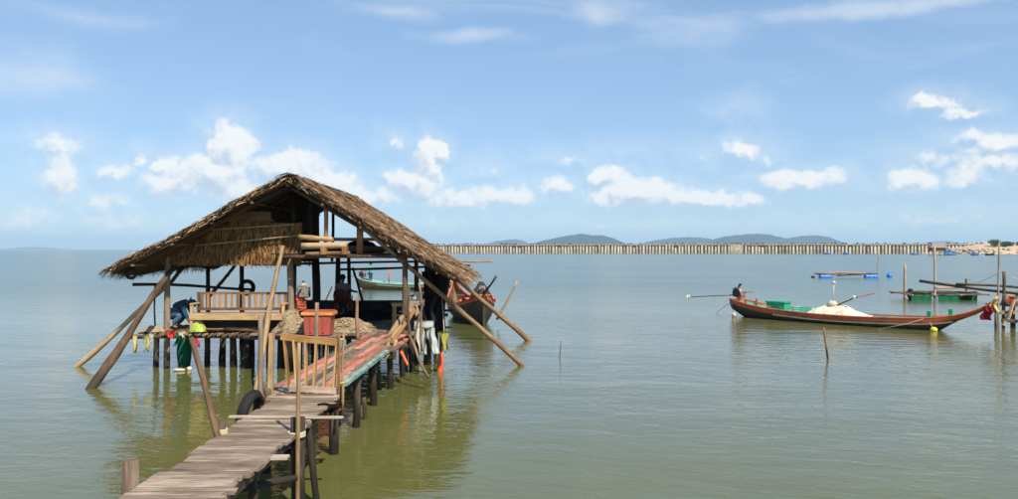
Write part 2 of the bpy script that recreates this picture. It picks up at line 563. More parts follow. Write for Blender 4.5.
    def blob(self, c, r, nu=12, nv=8, jit=.0, seed=0):
        rx, ry, rz = r if isinstance(r, (tuple, list)) else (r, r, r)
        rn = random.Random(seed)
        ks = [(rn.uniform(1, 4), rn.uniform(1, 4), rn.uniform(0, 6)) for _ in range(4)]

        def fn(u, v):
            a, b = u * 2 * math.pi, (v - .5) * math.pi
            k = 1 + jit * sum(math.sin(p[0] * 2 * math.cos(a) + p[1] * 2 * math.sin(b) + p[2] + math.sin(a) * p[1]) for p in ks) / 2
            return (c[0] + rx * k * math.cos(a) * math.cos(b), c[1] + ry * k * math.sin(a) * math.cos(b), c[2] + rz * k * math.sin(b))
        return self.grid(fn, nu, nv, True)

    def torus(self, c, R0, r, axis='X', n=28, m=10, rot=None):
        n0 = len(self.v)
        for i in range(n):
            a = 2 * math.pi * i / n
            for j in range(m):
                b = 2 * math.pi * j / m
                rr = R0 + r * math.cos(b)
                p = Vector((r * 1.15 * math.sin(b), rr * math.cos(a), rr * math.sin(a)))
                if axis == 'Y':
                    p = Vector((p.y, p.x, p.z))
                if rot is not None:
                    p = rot @ p
                self.v.append(Vector(c) + p)
        for i in range(n):
            for j in range(m):
                i2, j2 = (i + 1) % n, (j + 1) % m
                self.face((n0 + i * m + j, n0 + i2 * m + j, n0 + i2 * m + j2, n0 + i * m + j2), None, True)
        return self

    def strip(self, pts, w0, w1, side):
        """a flat leaf strip along pts, widening direction `side`"""
        n0 = len(self.v)
        side = Vector(side).normalized()
        o = random.random() * 30
        L = 0
        for i, p in enumerate(pts):
            f = i / (len(pts) - 1)
            w = (w0 + (w1 - w0) * f) / 2
            self.v.append(Vector(p) - side * w)
            self.v.append(Vector(p) + side * w)
        for i in range(len(pts) - 1):
            l1 = L + (Vector(pts[i + 1]) - Vector(pts[i])).length
            self.face((n0 + 2 * i, n0 + 2 * i + 1, n0 + 2 * i + 3, n0 + 2 * i + 2), [(o, L + o), (o + w0, L + o), (o + w0, l1 + o), (o, l1 + o)])
            L = l1
        return self

    def mesh(self, name, off=Vector((0, 0, 0))):
        me = bpy.data.meshes.new(name)
        me.from_pydata([tuple(Vector(p) - off) for p in self.v], [], self.f)
        ul = me.uv_layers.new(name='UVMap')
        ul.data.foreach_set('uv', [c for f in self.uv for p in f for c in p])
        me.polygons.foreach_set('use_smooth', self.sm)
        me.update()
        return me

    def build(self, name, mat, parent=None, **kw):
        off = OFF[parent] if parent is not None else Vector((0, 0, 0))
        me = self.mesh(name, off)
        me.materials.append(MATS[mat])
        o = bpy.data.objects.new(name, me)
        COL.objects.link(o)
        o.parent = parent
        OFF[o] = off
        return tag(o, kw.get('label'), kw.get('cat'), kw.get('group'), kw.get('kind'))


def X(px, D):
    return (px - 509) / FPX * D


def Z(py, D):
    return CAM_H - (py - 250) / FPX * D


def P3(px, py, D):
    return Vector((X(px, D), D, Z(py, D)))


def Wt(px, py):
    """a point on the water seen at that bearing"""
    D = CAM_H * FPX / (py - 250)
    return Vector((X(px, D), D, 0))


def thing(mb, name, mat, label, cat, loc=None, group=None):
    """a one-mesh thing with its origin at its base"""
    if loc is None:
        vs = mb.v
        loc = (sum(v[0] for v in vs) / len(vs), sum(v[1] for v in vs) / len(vs), min(v[2] for v in vs))
    me = mb.mesh(name, Vector(loc))
    me.materials.append(MATS[mat])
    o = bpy.data.objects.new(name, me)
    COL.objects.link(o)
    o.location = loc
    OFF[o] = Vector(loc)
    return tag(o, label, cat, group)


def copy_obj(o, parent=None):
    c = o.copy()
    COL.objects.link(c)
    c.parent = parent
    OFF[c] = OFF.get(o, Vector((0, 0, 0)))
    return c


def table(ts, vs):
    """smooth interpolation through a table"""
    n = len(ts)

    def f(t):
        i = 0
        while i < n - 2 and t > ts[i + 1]:
            i += 1
        p0, p1, p2, p3 = vs[max(i - 1, 0)], vs[i], vs[i + 1], vs[min(i + 2, n - 1)]
        t0, t1, t2, t3 = ts[max(i - 1, 0)], ts[i], ts[i + 1], ts[min(i + 2, n - 1)]
        h = t2 - t1
        u = max(0, min(1, (t - t1) / h))
        m1 = (p2 - p0) / max(t2 - t0, 1e-6) * h
        m2 = (p3 - p1) / max(t3 - t1, 1e-6) * h
        return (2 * u**3 - 3 * u**2 + 1) * p1 + (u**3 - 2 * u**2 + u) * m1 + (-2 * u**3 + 3 * u**2) * p2 + (u**3 - u**2) * m2
    return f


def skin(name, joints, edges, mat, parent, sub=2):
    """one continuous body surface grown over a skeleton: joints are (x, y, z, radius)"""
    off = OFF[parent]
    me = bpy.data.meshes.new(name)
    me.from_pydata([tuple(Vector(j[:3]) - off) for j in joints], edges, [])
    me.materials.append(MATS[mat])
    o = bpy.data.objects.new(name, me)
    COL.objects.link(o)
    o.parent = parent
    OFF[o] = off
    md = o.modifiers.new('skin', 'SKIN')
    md.use_smooth_shade = True
    sv = me.skin_vertices[0].data
    for i, j in enumerate(joints):
        r = j[3]
        sv[i].radius = (r, r) if not isinstance(r, tuple) else r
        sv[i].use_root = (i == 0)
    ms = o.modifiers.new('sub', 'SUBSURF')
    ms.levels = ms.render_levels = sub
    return o


# ================================================================== SETTING
def setting():
    b = MB()
    b.v = [Vector(p) for p in ((-17000, -300, 0), (17000, -300, 0), (17000, 17000, 0), (-17000, 17000, 0))]
    b.face((0, 1, 2, 3))
    b.build('water', 'sea_water', kind='structure', label='calm green grey sea with small ripples reaching the horizon')

    hills = [
        (9500, [(446, 249), (455, 244.5), (470, 244), (480, 245), (498, 242), (512, 240), (524, 242), (532, 246), (540, 249)]),
        (6500, [(522, 249), (532, 244.5), (545, 241), (560, 238), (574, 235.6), (582, 234.8), (590, 236.4), (600, 236), (611, 238.5), (621, 243), (632, 249)]),
        (8500, [(634, 249), (645, 244), (660, 240.5), (684, 238), (700, 238.6), (714, 241), (724, 244), (734, 249)]),
        (7200, [(704, 249), (714, 243), (729, 237.4), (745, 235.6), (757, 234.6), (770, 236.4), (783, 240.5), (792, 244), (800, 249)]),
        (8000, [(768, 249), (779, 242), (795, 238.4), (813, 236), (823, 237.6), (830, 242), (840, 249)]),
        (12500, [(922, 249), (934, 243.5), (945, 241.5), (956, 244), (966, 249)]),
        (16000, [(10, 250), (20, 248.4), (30, 247.4), (40, 248.3), (52, 250)]),
    ]
    for D, prof in hills:
        xs = [X(p, D) for p, _ in prof]
        zs = [Z(y, D) for _, y in prof]
        fz = table(xs, zs)
        dep = 900

        def fn(u, v):
            x = xs[0] + u * (xs[-1] - xs[0])
            y = D + (v - .35) * dep * 2
            w = max(0, 1 - ((v - .35) / (.35 if v < .35 else .65)) ** 2)
            n = math.sin(x * .021 + y * .013) * .05 + math.sin(x * .043 - y * .031 + 1.7) * .035
            edge = min(1, u * 12, (1 - u) * 12)
            z = fz(x) * w * (1 + n * edge) - 4 * (1 - edge)
            return (x, y, z)
        MB().grid(fn, 80, 14).build('hill', 'hill_haze_blue', kind='structure', label='distant wooded hill on the horizon')

    # ---- breakwater of concrete piles
    A, B = Vector((X(424, 705), 705, 0)), Vector((X(986, 606), 606, 0))
    d = (B - A)
    L = d.length
    d.normalize()
    ang = math.atan2(d.y, d.x)
    root = empty('breakwater', A, 'long breakwater of pale concrete piles across the bay', 'breakwater', rz=ang, local=True)
    meshes = []
    for k in range(5):
        m = MB().box((0, 0, 2.6), (1.22 + .06 * k, 1.2, 8.6 - .12 * k)).mesh('pile')
        m.materials.append(MATS['concrete'])
        meshes.append(m)
    n = int(L / 2.62)
    for i in range(n):
        o = bpy.data.objects.new('pile', random.choice(meshes))
        COL.objects.link(o)
        o.parent = root
        o.location = (i * 2.62 + random.uniform(-.18, .18), random.uniform(-.2, .2), random.uniform(-.6, .2))
        o.rotation_euler = (random.uniform(-.02, .05), random.gauss(0, .015), random.uniform(-.1, .1))
        if random.random() < .06:
            o.location.z -= random.uniform(.5, 1.6)
    MB().box((L / 2, 2.6, 3.0), (L, 3.0, 7.4)).build('core_wall', 'core_stone', root)
    k = 0
    while k < L:
        w = random.uniform(9, 16)
        MB().plank((k + w / 2, .9, 7.35 + random.uniform(-.3, .2)), (w - .25, 4.2, .9), random.gauss(0, .004), 0, random.gauss(0, .01)).build('cap_slab', 'concrete_cap', root)
        k += w
    b = MB()
    for i in range(150):                                     # boulders tipped along the crest
        s = random.uniform(.4, 1.0)
        b.blob((random.uniform(0, L), random.uniform(0, 2.4), 7.9), (s * 1.3, s, s * .7), 6, 4, .25, i)
    tag(b.build('crest_rubble', 'rubble_dark', root), kind='stuff')
    MB().box((X(733, 650) - A.x + 8, -.5, 3.3), (9, 1.6, 8.2)).build('solid_bay', 'concrete', root)

    # ---- sandbank with rubble and scrub at the right end
    x0, x1 = X(915, 600), X(1120, 600)
    fz = table([x0, X(930, 600), X(948, 600), X(962, 600), X(980, 600), X(1018, 600), X(1070, 600), x1], [-1, -.2, 1.6, 4.2, 7.4, 8.4, 6, -1])

    def fn(u, v):
        x = x0 + u * (x1 - x0)
        y = 565 + v * 110
        w = math.sin(math.pi * min(1, v * 1.0)) ** .6
        z = fz(x) * w + (math.sin(x * .31 + y * .17) * .35 + math.sin(x * .83 - y * .41) * .25) * w - (1 - w) * 1.2
        return (x, y, z)
    MB().grid(fn, 90, 26).build('sandbank', 'sand', kind='structure', label='pale sandbank at the end of the breakwater')
    b = MB()
    for i in range(260):
        x = random.uniform(X(944, 590), X(1060, 590))
        s = random.uniform(.5, 1.3)
        b.blob((x, random.uniform(567, 596), random.uniform(.2, 3.6)), (s * 1.3, s, s * .8), 6, 4, .3, i)
    tag(b.build('rubble', 'rock'), kind='stuff', label='pale rocks strewn along the foot of the sandbank', cat='rocks')

    for (px, top, wid, lab) in ((995, 240.2, 8.5, 'tallest dark green bush on the sandbank'), (1008, 242.5, 7.0, 'lower green bush beside the tallest bush on the sandbank'),
                                (1022, 242.8, 8.5, 'rightmost green bush on the sandbank, cut by the frame')):
        D = 588
        base = Vector((X(px, D), D, 4.6))
        t = empty('bush', base, lab, 'bush', 'bushes on the sandbank')
        tr = MB()
        for a in range(5):
            an = a * 1.26
            tr.pole(base - Vector((0, 0, 1)), base + Vector((math.cos(an) * wid * .3, math.sin(an) * wid * .3, (Z(top, D) - 4.6) * .7)), .16, .05, 6, 4)
        tr.build('trunk', 'trunk', t)
        cr = MB()
        H = Z(top, D) - 4.2
        cl = [(random.uniform(-.42, .42) * wid, random.uniform(-.4, .4) * wid, random.uniform(.3, .85) * H, random.uniform(.16, .30) * wid) for _ in range(14)]
        for i in range(2600):
            c = random.choice(cl)
            q = Vector((random.gauss(0, 1), random.gauss(0, 1), random.gauss(0, 1))).normalized() * c[3] * random.uniform(.5, 1.08)
            q.z *= .7
            p = base + Vector(c[:3]) + q
            if p.z > Z(top, D) + .4 or p.z < 3.6:
                continue
            n_ = Vector((random.gauss(0, 1), random.gauss(0, 1), random.gauss(0, 1) + .6)).normalized()
            s = n_.orthogonal().normalized() * random.uniform(.16, .34)
            e = n_.cross(s).normalized() * random.uniform(.12, .26)
            k0 = len(cr.v)
            cr.v += [p - s, p - e, p + s, p + e]
            cr.face((k0, k0 + 1, k0 + 2, k0 + 3))
        cr.build('crown', 'leaf', t)

    # ---- haze: the air between here and the hills
    m = bpy.data.materials.new('air')
    m.use_nodes = True
    nt = m.node_tree
    nt.nodes.clear()
    out = node(nt, 'ShaderNodeOutputMaterial')
    vol = node(nt, 'ShaderNodeVolumePrincipled')
    vol.inputs['Color'].default_value = (.57, .78, 1.0, 1)
    vol.inputs['Density'].default_value = 0.00009
    vol.inputs['Anisotropy'].default_value = 0.0
    link(nt, vol.outputs[0], out.inputs['Volume'])
    MATS['air'] = m
    MB().box((0, 8350, 114.5), (34400, 17700, 231)).build('haze', 'air', kind='stuff', label='thin pale haze over the sea', cat='haze')


setting()


# ================================================================== HUT
DECK = 1.0
RIDGE_X, RIDGE_Z = -5.69, 5.09
LEFT_X, LEFT_Z = -10.35, 2.64
RIGHT_X, RIGHT_Z = -1.24, 2.42
ROOF_Y0, ROOF_Y1 = 20.5, 29.7
SL, SR = (RIDGE_Z - LEFT_Z) / (RIDGE_X - LEFT_X), (RIDGE_Z - RIGHT_Z) / (RIGHT_X - RIDGE_X)


def roof_z(x):
    return RIDGE_Z - (SL * (RIDGE_X - x) if x < RIDGE_X else SR * (x - RIDGE_X))


def slope(side, y0, y1):
    """thatch of one roof slope: a stout core covered with courses of leaf bundles"""
    ex, ez = (RIGHT_X, RIGHT_Z) if side > 0 else (LEFT_X, LEFT_Z)
    top = Vector((RIDGE_X, 0, RIDGE_Z))
    dn = Vector((ex, 0, ez)) - top
    L = dn.length
    dn.normalize()
    nm = Vector((abs(dn.z) * side, 0, abs(dn.x)))
    Y = Vector((0, 1, 0))

    def sag(y, b):                                    # the roof is a little uneven
        return .05 * math.sin(y * .9 + b * .7) + .03 * math.sin(y * 2.3 - b * 1.6) - .10 * math.sin(math.pi * b / L) * .5
    core = MB()
    nb, ny = 14, 20
    for lay in (0, 1):
        def fn(u, v):
            y = y0 + .1 + (y1 - y0 - .2) * u
            b = v * L * .985
            return top + dn * b + Y * y + nm * (sag(y, b) - (.13 if lay else .03))
        core.grid(fn, ny, nb, sm=False)
    w = ny + 1
    m = (nb + 1) * w
    for j in range(nb):
        for i in (0, ny):
            core.face((j * w + i, (j + 1) * w + i, m + (j + 1) * w + i, m + j * w + i))
    for i in range(ny):
        for j in (0, nb):
            core.face((j * w + i, j * w + i + 1, m + j * w + i + 1, m + j * w + i))
    lv = MB()
    rnd = random.uniform
    nc = 36
    for c in range(nc + 1):
        b0 = L * c / nc
        cnt = int((y1 - y0) / .017)
        cl = rnd(-.03, .03)
        for i in range(cnt):
            y = y0 + (y1 - y0) * (i + rnd(-.8, .8)) / cnt
            y = min(max(y, y0 - .05), y1 + .05)
            ln = rnd(.28, .52)
            b = b0 + cl + rnd(-.10, .06) - .2
            yaw = random.gauss(0, .20)
            lift = rnd(.0, .022) + (.02 if random.random() < .06 else 0)
            d = (dn * math.cos(yaw) + Y * math.sin(yaw))
            s = (Y * math.cos(yaw) - dn * math.sin(yaw) + nm * rnd(-.5, .5))
            p0 = top + dn * max(b, -.06) + Y * y + nm * (sag(y, b) + .0)
            p1 = p0 + d * ln * .55 + nm * (.030 + lift)
            p2 = p0 + d * ln + nm * (.015 + lift + rnd(-.02, .03))
            if b + ln > L - .02:                         # the eave droops
                p2 = p2 + Vector((0, 0, -rnd(.02, .14)))
            wd = rnd(.014, .036)
            lv.strip([p0, p1, p2], wd, wd * .55, s)
    # loose ends along the front and rear rakes
    for yy, sg in ((y0, -1), (y1, 1)):
        for i in range(int(L / .014)):
            b = rnd(-.05, L)
            p0 = top + dn * b + Y * (yy - sg * rnd(.05, .25)) + nm * (sag(yy, b) + rnd(-.09, .05))
            d = (Y * sg * rnd(.3, 1) + dn * rnd(.3, 1.2)).normalized()
            ln = rnd(.10, .27)
            p1 = p0 + d * ln * .6 + nm * rnd(-.01, .04)
            p2 = p0 + d * ln + Vector((0, 0, -rnd(.0, .05)))
            lv.strip([p0, p1, p2], rnd(.02, .05), .012, nm * rnd(.2, 1) + Y.cross(d) * rnd(-1, 1))
    # hanging fringe at the eave
    e0 = top + dn * (L - .1)
    for i in range(int((y1 - y0) / .018)):
        y = rnd(y0, y1)
        p0 = e0 + Y * y + nm * rnd(-.12, .03) + dn * rnd(-.1, .05)
        ln = rnd(.08, .26)
        p1 = p0 + Vector((side * ln * .35, rnd(-.06, .06), -ln * .4))
        p2 = p1 + Vector((side * ln * .1, rnd(-.08, .08), -ln * .6))
        lv.strip([p0, p1, p2], rnd(.015, .045), .008, Vector((rnd(-.4, .4), 1, 0)))
    return core, lv


def hang_strips(mb, x0, x1, y, ztop, zbot, n, courses, flare=.1, side=(1, 0, 0)):
    rnd = random.uniform
    for c in range(courses):
        for i in range(n):
            x = rnd(x0, x1)
            zt = ztop(x) if callable(ztop) else ztop
            f = (c + 1) / courses
            zb = zt + (zbot - zt) * f + rnd(-.13, .05)
            za = zt + (zbot - zt) * max(0, f - 1.35 / courses) + rnd(-.02, .02)
            if za - zb < .08:
                continue
            o = .02 + .012 * c
            p0 = Vector((x, y - o, za))
            p1 = Vector((x + rnd(-.02, .02), y - o - rnd(.01, .05), (za + zb) / 2))
            p2 = Vector((x + rnd(-.05, .05), y - o - rnd(.0, flare), zb))
            mb.strip([p0, p1, p2], rnd(.03, .07), rnd(.012, .03), Vector((1, rnd(-.5, .5), 0)))


def build_hut():
    hut = empty('thatched_hut', (-5.7, 24.5, 0), 'open thatched stilt hut over the water at the end of the walkway', 'hut')
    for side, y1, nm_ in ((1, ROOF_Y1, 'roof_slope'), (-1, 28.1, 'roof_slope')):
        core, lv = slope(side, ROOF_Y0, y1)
        c = core.build(nm_, 'thatch_shade', hut)
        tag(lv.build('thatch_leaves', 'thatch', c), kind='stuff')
    # ridge roll
    rr = MB()
    for i in range(1100):
        y = random.uniform(ROOF_Y0 - .05, ROOF_Y1)
        s = random.choice((-1, 1))
        sl = SR if s > 0 else SL
        p0 = Vector((RIDGE_X - s * random.uniform(0, .15), y, RIDGE_Z + .07 + random.uniform(-.03, .02)))
        l = random.uniform(.25, .5)
        p1 = p0 + Vector((s * l * .6, random.uniform(-.08, .08), -sl * l * .35))
        p2 = p0 + Vector((s * l, random.uniform(-.12, .12), -sl * l * .9 + .02))
        rr.strip([p0, p1, p2], .06, .03, Vector((random.uniform(-.2, .2), 1, 0)))
    tag(rr.build('ridge_leaves', 'thatch', hut), kind='stuff')

    # frame under the thatch, its woods darkened to deepen the roof's shade
    MB().pole((RIDGE_X, ROOF_Y0 + .1, RIDGE_Z - .22), (RIDGE_X, ROOF_Y1 - .1, RIDGE_Z - .22), .06, .05).build('ridge_pole', 'dark_wood', hut)
    for k in range(8):
        y = ROOF_Y0 + .25 + k * 1.22
        if y < 28:
            MB().pole((RIDGE_X + .02, y, RIDGE_Z - .26), (LEFT_X + .25, y, LEFT_Z + .0), .045, .035, bend=.006).build('rafter', 'dark_wood', hut)
        MB().pole((RIDGE_X - .02, y + .1, RIDGE_Z - .26), (RIGHT_X - .2, y + .1, RIGHT_Z - .02), .045, .035, bend=.006).build('rafter', 'dark_wood', hut)
    for f in (.2, .42, .64, .86):
        x = RIDGE_X + (LEFT_X - RIDGE_X) * f
        MB().pole((x, ROOF_Y0 + .05, roof_z(x) - .19), (x, 28, roof_z(x) - .19), .03, .025, bend=.004).build('purlin', 'bark', hut)
        x = RIDGE_X + (RIGHT_X - RIDGE_X) * f
        MB().pole((x, ROOF_Y0 + .05, roof_z(x) - .2), (x, 29.5, roof_z(x) - .2), .03, .025, bend=.004).build('purlin', 'bark', hut)

    # posts: px at their depth, top either under the roof or given
    posts = [(168, 21.7, None, .085, 'grey_wood'), (290, 21.5, 3.0, .10, 'grey_wood'), (405, 21.0, None, .085, 'grey_wood'),
             (315, 26.0, 3.3, .14, 'dark_wood'), (338, 27.6, 3.2, .10, 'dark_wood'), (348.5, 28.2, 3.1, .07, 'dark_wood'),
             (416, 24.0, None, .075, 'dark_wood'), (427, 26.0, None, .075, 'dark_wood'), (208, 26.6, None, .08, 'dark_wood'),
             (242, 27.0, None, .08, 'dark_wood'), (293, 21.9, None, .08, 'dark_wood'), (441, 25.0, None, .06, 'grey_wood')]
    for px, D, zt, r, mat in posts:
        x = X(px, D)
        z = roof_z(x) - .2 if zt is None else zt
        MB().pole((x + random.uniform(-.05, .05), D, -1.0), (x, D, z), r * 1.1, r * .85, seg=9, bend=.008).build('post', mat, hut)
    MB().pole((RIDGE_X, 23.0, 3.0), (RIDGE_X, 23.0, RIDGE_Z - .25), .08, .07).build('king_post', 'dark_wood', hut)
    MB().pole(P3(326, 252, 21.0), P3(326, 205, 21.0), .06, .055, bend=.004).build('stud', 'brown_wood', hut)
    MB().box(P3(360, 240, 21.1), (.16, .10, .86)).build('stud', 'brown_wood', hut)
    MB().pole(P3(332, 262, 27), P3(333, 205, 27), .05, .05).build('stud', 'dark_wood', hut)

    # loft
    for k, y in enumerate((20.95, 22.6, 24.3, 26.0, 27.6)):
        MB().pole((-9.0 if k else -6.1, y, 3.0), (-2.55 - .12 * k, y, 3.02), .055, .05, bend=.006).build('tie_beam', 'bark', hut)
    for i in range(15):
        x = -6.15 + i * .24
        MB().plank((x, 24.3, 3.085), (.22, 6.6 + random.uniform(-.2, .2), .022), random.uniform(-.006, .006)).build('loft_board', 'dark_wood', hut)

    # gable curtain in front, boards and battens
    y = 21.75
    zb = Z(262, y)
    cur = MB()

    def top(x):
        return min(roof_z(x) - .16, Z(213, y) if x < X(268, y) else Z(224, y))
    n = 26
    xa, xb = X(163, y), X(302, y)

    def fn(u, v):
        x = xa + (xb - xa) * u
        t = max(top(x), zb + .05)
        return (x, y + .03 * math.sin(x * 7), zb + .12 + (t - zb - .12) * v)
    cur.grid(fn, n, 4)
    cu = cur.build('gable_curtain', 'thatch_brown', hut)
    hs = MB()
    hang_strips(hs, xa, xb, y, top, zb, 900, 3)
    for i in range(260):                                      # the lit lower hem
        x = random.uniform(X(226, y), xb)
        p0 = Vector((x, y - .08, zb + random.uniform(.3, .75)))
        l = random.uniform(.3, .55)
        hs.strip([p0, p0 + Vector((random.uniform(-.03, .03), -.06, -l * .5)), p0 + Vector((random.uniform(-.08, .08), -random.uniform(.0, .12), -l))],
                 random.uniform(.04, .08), .015, Vector((1, random.uniform(-.4, .4), 0)))
    tag(hs.build('curtain_leaves', 'thatch_brown', cu), kind='stuff')
    MB().pole(P3(197, 231, 21.6), P3(294, 225, 21.55), .022, .018, bend=.004).build('batten', 'bamboo', hut)
    MB().pole(P3(195, 246, 21.55), P3(300, 236, 21.45), .026, .02, bend=.006).build('batten', 'bamboo', hut)
    MB().plank(P3(243, 217, 21.55), (1.5, .03, .26)).build('gable_board', 'bark', hut)
    MB().beam(P3(180, 245, 21.3), P3(282, 190, 21.2), .07, .05).build('gable_brace', 'brown_wood', hut)
    # rear gable screen
    y = 27.4
    xa, xb = -9.9, X(318, y)
    zb2 = Z(262, y)

    def fn(u, v):
        x = xa + (xb - xa) * u
        t = max(roof_z(x) - .1, zb2 + .02)
        return (x, y + .04 * math.sin(x * 5), zb2 + (t - zb2) * v)
    rc = MB().grid(fn, 16, 4).build('rear_screen', 'thatch_shade', hut)
    hs = MB()
    hang_strips(hs, xa, xb, y, lambda x: max(roof_z(x) - .1, zb2), zb2 - .05, 260, 3)
    tag(hs.build('screen_leaves', 'thatch_shade', rc), kind='stuff')
    MB().grid(lambda u, v: (X(303, 23) + u * .48, 23 + .05 * math.sin(u * 9 + v * 3), 3.1 + v * (1.5 - .1 * u)), 8, 8).build('hanging_mat', 'dark_cloth', hut)

    # long bracing poles that stand in the sea
    def brace(a, b, r0, r1, mat, lab=None, ext=.8):
        a, b = Vector(a), Vector(b)
        a2 = a + (a - b).normalized() * ext
        MB().pole(a2, b, r0, r1, seg=18, bend=.011, lumpy=.15).build('brace_pole', mat, hut, label=lab)
    brace(Wt(90, 389), P3(171, 271, 21.4), .11, .075, 'bark', 'stout brown brace pole at the left corner')
    brace(Wt(75, 367), P3(166, 287, 21.9), .085, .06, 'bamboo', 'pale slanting brace pole at the left corner')
    brace(P3(170, 284, 21.7), P3(186, 264, 22.4), .05, .05, 'dark_wood', None, 0)
    brace(Wt(522, 366), P3(362, 227, 20.75), .075, .055, 'driftwood', 'long brace pole from the right gable into the sea')
    brace(Wt(528, 341), P3(455, 277, 27.4), .10, .07, 'driftwood', 'pale brace pole beside the moored boat')
    brace(P3(210, 296, 26.5), P3(238, 262, 25.5), .06, .05, 'dark_wood', None, 0)
    brace(Wt(256, 393), P3(283, 247, 20.4), .075, .05, 'bamboo', 'crooked pale pole leaning on the front gable')
    brace(P3(364, 306, 28.3), P3(352.5, 268, 28.3), .045, .04, 'dark_wood', None, 0)
    MB().pole(P3(133, 285, 21.6), P3(252, 290, 24.5), .045, .04, bend=.012).build('rail', 'dark_wood', hut)
    MB().pole(P3(255, 265, 28.6), P3(492, 262, 28.6), .05, .035, bend=.004).build('rail', 'bamboo', hut)
    MB().pole(P3(340, 270, 27.9), P3(470, 266, 29), .045, .04, bend=.004).build('rail', 'dark_wood', hut)

    # deck of the hut: boards run away from the viewer
    n = 19
    x0, x1 = -6.75, -2.35
    w = (x1 - x0) / n
    for i in range(n):
        x = x0 + w * (i + .5)
        ys = [20.75, random.uniform(23.2, 25.4), 28.35]
        for a, b in zip(ys[:-1], ys[1:]):
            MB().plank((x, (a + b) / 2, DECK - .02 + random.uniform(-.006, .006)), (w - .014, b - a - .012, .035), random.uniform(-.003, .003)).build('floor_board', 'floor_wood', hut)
    for yy in (21.0, 22.9, 24.8, 26.6, 28.2):
        MB().pole((x0 - .2, yy, DECK - .11), (x1 + .2, yy, DECK - .11), .065, .06, bend=.003).build('floor_beam', 'dark_wood', hut)
        for x in (-6.5, -4.6, -2.6):
            MB().pole((x + random.uniform(-.1, .1), yy, -1), (x, yy, DECK - .1), .085, .075).build('pile', 'dark_wood', hut)
    # low tarred wall at the back
    MB().grid(lambda u, v: (-7.2 + u * 3.4, 28.42 + .03 * math.sin(u * 23 + v * 4), DECK + v * .37 + .02 * math.sin(u * 13)), 30, 4).build('back_parapet', 'black_sheet', hut)
    MB().pole((-7.2, 28.42, DECK + .37), (-3.8, 28.42, DECK + .36), .04, .04, bend=.003).build('parapet_rail', 'dark_wood', hut)

    # red painted approach inside the gate
    cols = [('red_wood', .66), ('floor_wood', .34)]
    n = 7
    x0, x1 = -3.80, -2.72
    w = (x1 - x0) / n
    for i in range(n):
        y = 12.12
        while y < 20.7:
            l = random.uniform(1.0, 2.6)
            e = min(y + l, 20.7)
            mat = 'red_wood' if random.random() < (.66 if i not in (2,) else .25) else random.choice(('deck_wood', 'floor_wood'))
            MB().plank((x0 + w * (i + .5) + .012 * (y - 14), (y + e) / 2, DECK - .018 + random.uniform(-.007, .007)), (w - .012, e - y - .014, .034), -.012 + random.uniform(-.004, .004)).build('approach_board', mat, hut)
            y = e
    for y, e in ((13.0, 15.0), (15.0, 17.3)):
        MB().plank((-2.665 + .012 * (y - 13), (y + e) / 2, DECK + .006), (.085, e - y - .02, .06), -.012).build('edge_board', 'teal_wood', hut)
    for (y, l) in ((18.0, 1.0), (19.2, 1.1)):
        MB().plank((-2.55, y, DECK - .01), (.16, l, .04), .0).build('edge_board', 'red_wood', hut)
    for x in (-3.5, -2.86):
        MB().plank((x, 16.3, DECK - .10), (.08, 8.4, .12)).build('stringer', 'dark_wood', hut)
    for y, x in ((12.5, -2.72), (14.4, -2.74), (16.4, -2.80), (18.4, -2.76), (14.3, -3.55), (16.5, -3.55), (18.5, -3.55), (20.2, -2.72)):
        MB().pole((x + random.uniform(-.05, .05), y, -1), (x, y, DECK - .02), .075, .07).build('pile', 'dark_wood', hut)
        if x > -3:
            MB().pole((-3.6, y + .05, DECK - .2), (-2.66, y + .05, DECK - .19), .045, .04, bend=.004).build('cross_beam', 'dark_wood', hut)
    return hut


hut = build_hut()


